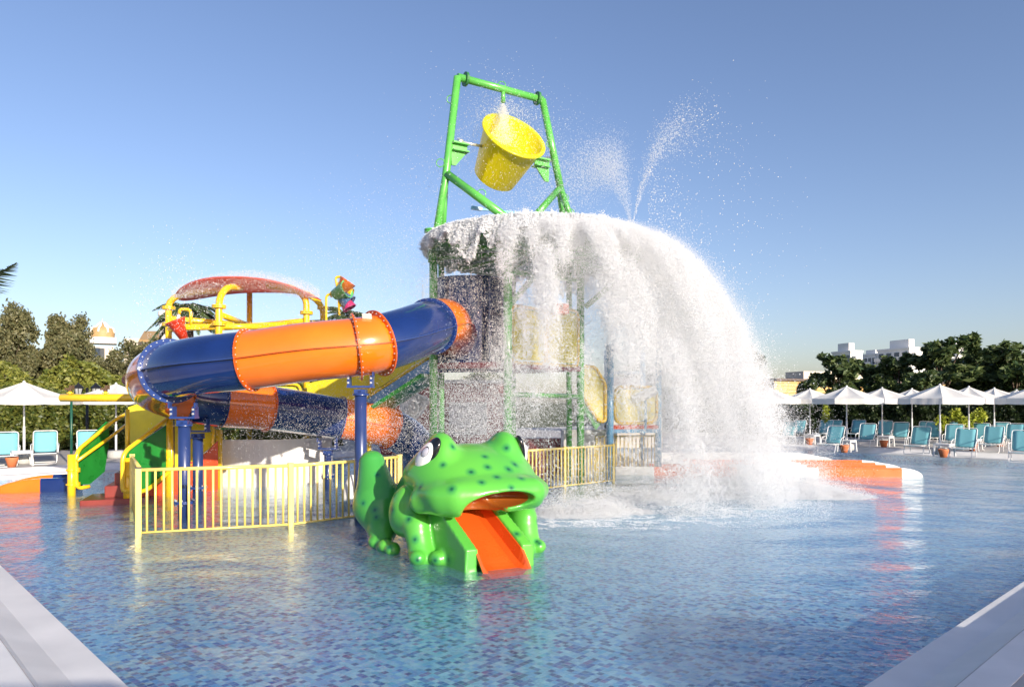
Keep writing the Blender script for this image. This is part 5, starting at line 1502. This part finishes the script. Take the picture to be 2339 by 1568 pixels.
# churned layer on top of the roof
g_ = np.random.default_rng(3); n = int(330000 * K_)
a = g_.uniform(0, 2 * PI, n); rr_ = ROOF_R * np.sqrt(g_.random(n)) * 1.03
x = RC.x + rr_ * np.cos(a); y = RC.y + rr_ * np.sin(a)
hh = .04 + .26 * fbm(np.stack([x * 1.6, y * 1.6, x * 0], 1), 4, 3) + .25 * fbm(np.stack([x * 6, y * 6, x * 0 + 2], 1), 8, 3) ** 2 - .10 * (rr_ / ROOF_R) ** 3
side = np.interp(x, [-2.2, -1.0, 0], [.75, .6, 1.0])
z = RC.z - .02 + hh * side * g_.random(n) ** .5 + np.abs(g_.normal(0, .05, n)) * (g_.random(n) < .2)
ridge = np.abs(fbm(np.stack([x * 5, y * 5, z * 5], 1), 77, 3) - .5) * 2
keep = g_.random(n) < np.clip(1.4 - ridge * 3.2, .08, 1)
p = np.stack([x, y, z], 1)[keep]
# rim lip spilling all round, thinner at the left
n2 = int(260000 * K_); a = g_.uniform(-PI, PI, n2); q = g_.random(n2) ** 1.3
lft = np.interp(np.abs(a), [2.0, 2.5], [1, .35]); ln = (.35 + .75 * fbm(np.stack([a * 8, a * 0, a * 0], 1), 12, 4) ** 2 * 2) * lft
z2 = RC.z + .15 - q * ln; r2 = ROOF_R + .02 + .35 * q * lft + g_.normal(0, .04, n2)
p2 = np.stack([RC.x + r2 * np.cos(a), RC.y + r2 * np.sin(a), z2], 1)
rid = np.abs(fbm(np.stack([a * 40, z2 * 6, a * 0], 1), 91, 3) - .5) * 2
p2 = p2[g_.random(n2) < np.clip(1.3 - rid * 3.0, .03, 1)]
p = np.concatenate([p, p2])
droplets('roof_foam', 'churned white water layer on top of the splash roof', p, .005 * (2.6 ** (g_.random(len(p)) ** 2)), cat='foaming water')

# foot of the splash: crowns of drops thrown up where the curtain lands
P_ = []; R__ = []
for (cx, cy, rx, ry, vz, n, sd) in ((5.8, 16.4, 1.9, .9, 3.4, 150000, 1), (3.6, 15.4, 1.5, .6, 2.2, 60000, 2), (1.25, 12.9, .75, .32, 2.1, 60000, 3), (1.9, 13.3, .7, .3, 1.6, 25000, 7), (6.9, 15.3, .9, .3, 1.9, 40000, 4), (2.4, 14.6, 1.3, .6, 1.2, 16000, 6)):
    g_ = np.random.default_rng(40 + sd); n = int(n * K_)
    nc = 120; ca = g_.uniform(0, 2 * PI, nc); cq = np.sqrt(g_.random(nc)); cv = g_.gamma(2.2, vz / 4.4, nc); ct = g_.random(nc)
    k = g_.integers(0, nc, n); t_ = g_.random(n)
    vz_ = cv[k] * g_.normal(1, .25, n).clip(.2, 1.5); t_ = t_ * vz_ / 4.9; an = g_.uniform(0, 2 * PI, n); vh = g_.normal(0, .42, n)
    x = cx + rx * cq[k] * np.cos(ca[k]) + vh * np.cos(an) * t_ * 1.4 + g_.normal(0, .10, n); y = cy + ry * cq[k] * np.sin(ca[k]) + vh * np.sin(an) * t_ * 1.4 + g_.normal(0, .06, n)
    P_.append(np.stack([x, y, np.maximum(vz_ * t_ - 4.9 * t_ ** 2, 0) + .005 + np.abs(g_.normal(0, .012, n))], 1)); R__.append(.0028 * (2.4 ** (g_.random(n) ** 2)))
n = int(170000 * K_); g_ = np.random.default_rng(60); a = g_.uniform(-3.3, .4, n); rr_ = g_.normal(5.1, .8, n); x = RC.x + rr_ * np.cos(a); y = RC.y + rr_ * np.sin(a)
lace = np.abs(fbm(np.stack([x * 2.2, y * 3.2, x * 0], 1), 71, 4) - .5) * 2
kk = (g_.random(n) < np.clip(1.1 - lace * 5, 0, 1)) & (y > 11.5) & (x > -.3); x, y = x[kk], y[kk]
P_.append(np.stack([x, y, np.full(len(x), .004)], 1)); R__.append(np.full(len(x), .0042))
droplets('splash_foam', 'low white foam where the falling water hits the pool', np.concatenate(P_), np.concatenate(R__), cat='foam')

# jets on the roof
s_ = np.array(V(1443, 519, 16.6)); P_ = []; R__ = []
p, r = ballistic(int(10000 * K_), s_, [(-.20, 0, 1), (-.28, .05, 1), (-.14, -.05, 1)], [5.7, 5.5, 5.8], 1, (0.0, .85), .06, .0028, .006, .6); P_.append(p); R__.append(r)
p, r = ballistic(int(3200 * K_), s_, [(.26, 0, 1), (.20, .03, 1)], [7.2, 6.6], 2, (0, .85), .035, .0032, .009, .8); P_.append(p); R__.append(r)
p, r = ballistic(int(500 * K_), s_, [(.30, 0, 1), (.36, .03, 1), (.24, 0, 1)], [7.2, 7.1, 7.4], 12, (.55, 1.6), .05, .005, .014, 1.0); P_.append(p); R__.append(r)
p, r = ballistic(int(5000 * K_), s_, [(-.36, 0, 1), (-.5, .05, 1)], [5.8, 5.6], 3, (.4, 1.2), .10, .0032, .009, .8); P_.append(p); R__.append(r)
droplets('fan_jets', 'two fans of spray shooting up from the green nozzle on the roof', np.concatenate(P_), np.concatenate(R__), cat='water jet')

# feed water above the bucket and drips off it
P_ = []; R__ = []; g_ = np.random.default_rng(9)
sp_ = np.array(TL_.lerp(TR_, .52)) - [0, 0, .36]
n = int(3500 * K_); t_ = g_.random(n) ** .8; p = sp_ + np.stack([g_.normal(0, .03 + .16 * t_), g_.normal(0, .03 + .14 * t_), -1.05 * t_], 1); P_.append(p); R__.append(.004 * 2.6 ** (g_.random(n) ** 2))
p, r = ballistic(int(5000 * K_), np.array(bc) + [-.1, 0, .55], [(-.7, 0, .9), (-1, .2, .6), (.7, .3, .9), (-.3, 0, 1), (1, .3, .4), (-.9, -.2, .2)], [2.4, 2.2, 2.3, 2.8, 2.5, 2.2], 21, (.05, .75), .42, .0035, .009, .8); P_.append(p); R__.append(r)
n = int(1500 * K_); a = g_.uniform(0, 2 * PI, n); p = np.array(bc) + np.stack([.95 * np.cos(a) * g_.random(n) ** .3, .8 * np.sin(a), -3.3 * g_.random(n) + .5], 1) + g_.normal(0, .16, (n, 3)); P_.append(p); R__.append(.0035 * 2.8 ** (g_.random(n) ** 2.4))
droplets('bucket_spray', 'fine spray around the yellow tipping bucket', np.concatenate(P_), np.concatenate(R__))

# wide drifting spray
P_ = []; R__ = []
def cloud(n, px0, px1, py0, py1, d0, d1, rmin, rmax, f_, sd):
    g_ = np.random.default_rng(sd); a = g_.uniform(px0, px1, n * 3); b = g_.uniform(py0, py1, n * 3); d_ = g_.uniform(d0, d1, n * 3)
    k = g_.random(n * 3) < f_(a, b); a, b, d_ = a[k][:n], b[k][:n], d_[k][:n]
    P_.append(np.stack([(a - 1169.5) / 1600 * d_, d_, EYE - (b - 918) / 1600 * d_], 1)); R__.append(rmin * (rmax / rmin) ** (g_.random(len(a)) ** 2.6))
def fl(a, b):   # left spray: thick near the tower, thin far out
    return np.clip((a - 280) / 160, 0, 1) * np.clip(.08 + .9 * ((a - 330) / 700) ** 2.4, 0, 1) * np.exp(-((b - (880 - (a - 300) * .34)) / 170) ** 2) * np.clip((1060 - b) / 80, 0, 1)
cloud(int(42000 * K_), 280, 1010, 300, 1060, 14.5, 18.5, .0028, .0075, fl, 1)
cloud(int(11000 * K_), 460, 980, 840, 1080, 13.2, 14.6, .003, .007, lambda a, b: np.clip((a - 460) / 420, 0, 1) * np.exp(-((b - 970) / 62) ** 2), 2)
cloud(int(80000 * K_), 860, 1230, 540, 1060, 13.0, 15.5, .003, .008, lambda a, b: np.exp(-((a - 1080) / 85) ** 2) * np.clip((b - 780) / 150, .04, 1) * np.clip((1060 - b) / 80, 0, 1), 3)
cloud(int(5000 * K_), 1480, 1860, 380, 1000, 13, 18, .004, .013, lambda a, b: np.clip(1 - np.abs(a - (1500 + (b - 500) * .62)) / 130, 0, 1), 4)
cloud(int(9000 * K_), 1280, 1900, 1110, 1235, 11.6, 14.5, .003, .008, lambda a, b: np.clip(1 - (b - 1100) / 140, .05, 1), 5)
cloud(int(18000 * K_), 390, 730, 600, 680, 17.6, 19.2, .003, .008, lambda a, b: np.clip(1 - np.abs(b - (640 + ((a - 565) / 165) ** 2 * 38)) / 26, 0, 1), 6)
cloud(int(3000 * K_), 200, 560, 480, 900, 13, 17, .004, .010, lambda a, b: np.exp(-((a - 400) / 80) ** 2 - ((b - 690) / 100) ** 2), 7)
droplets('drifting_spray', 'wide veil of fine droplets drifting around the play tower', np.concatenate(P_), np.concatenate(R__))
# thin stream into the red cone bucket
g_ = np.random.default_rng(17); n = 1500; t_ = g_.random(n)
p = np.array(V(409, 718, 17.6)) + np.stack([-.08 * t_ + g_.normal(0, .012, n), g_.normal(0, .012, n), -.32 * t_], 1)
droplets('spout_stream', 'thin water stream falling into the red cone bucket', p, np.full(n, .009), cat='water stream')
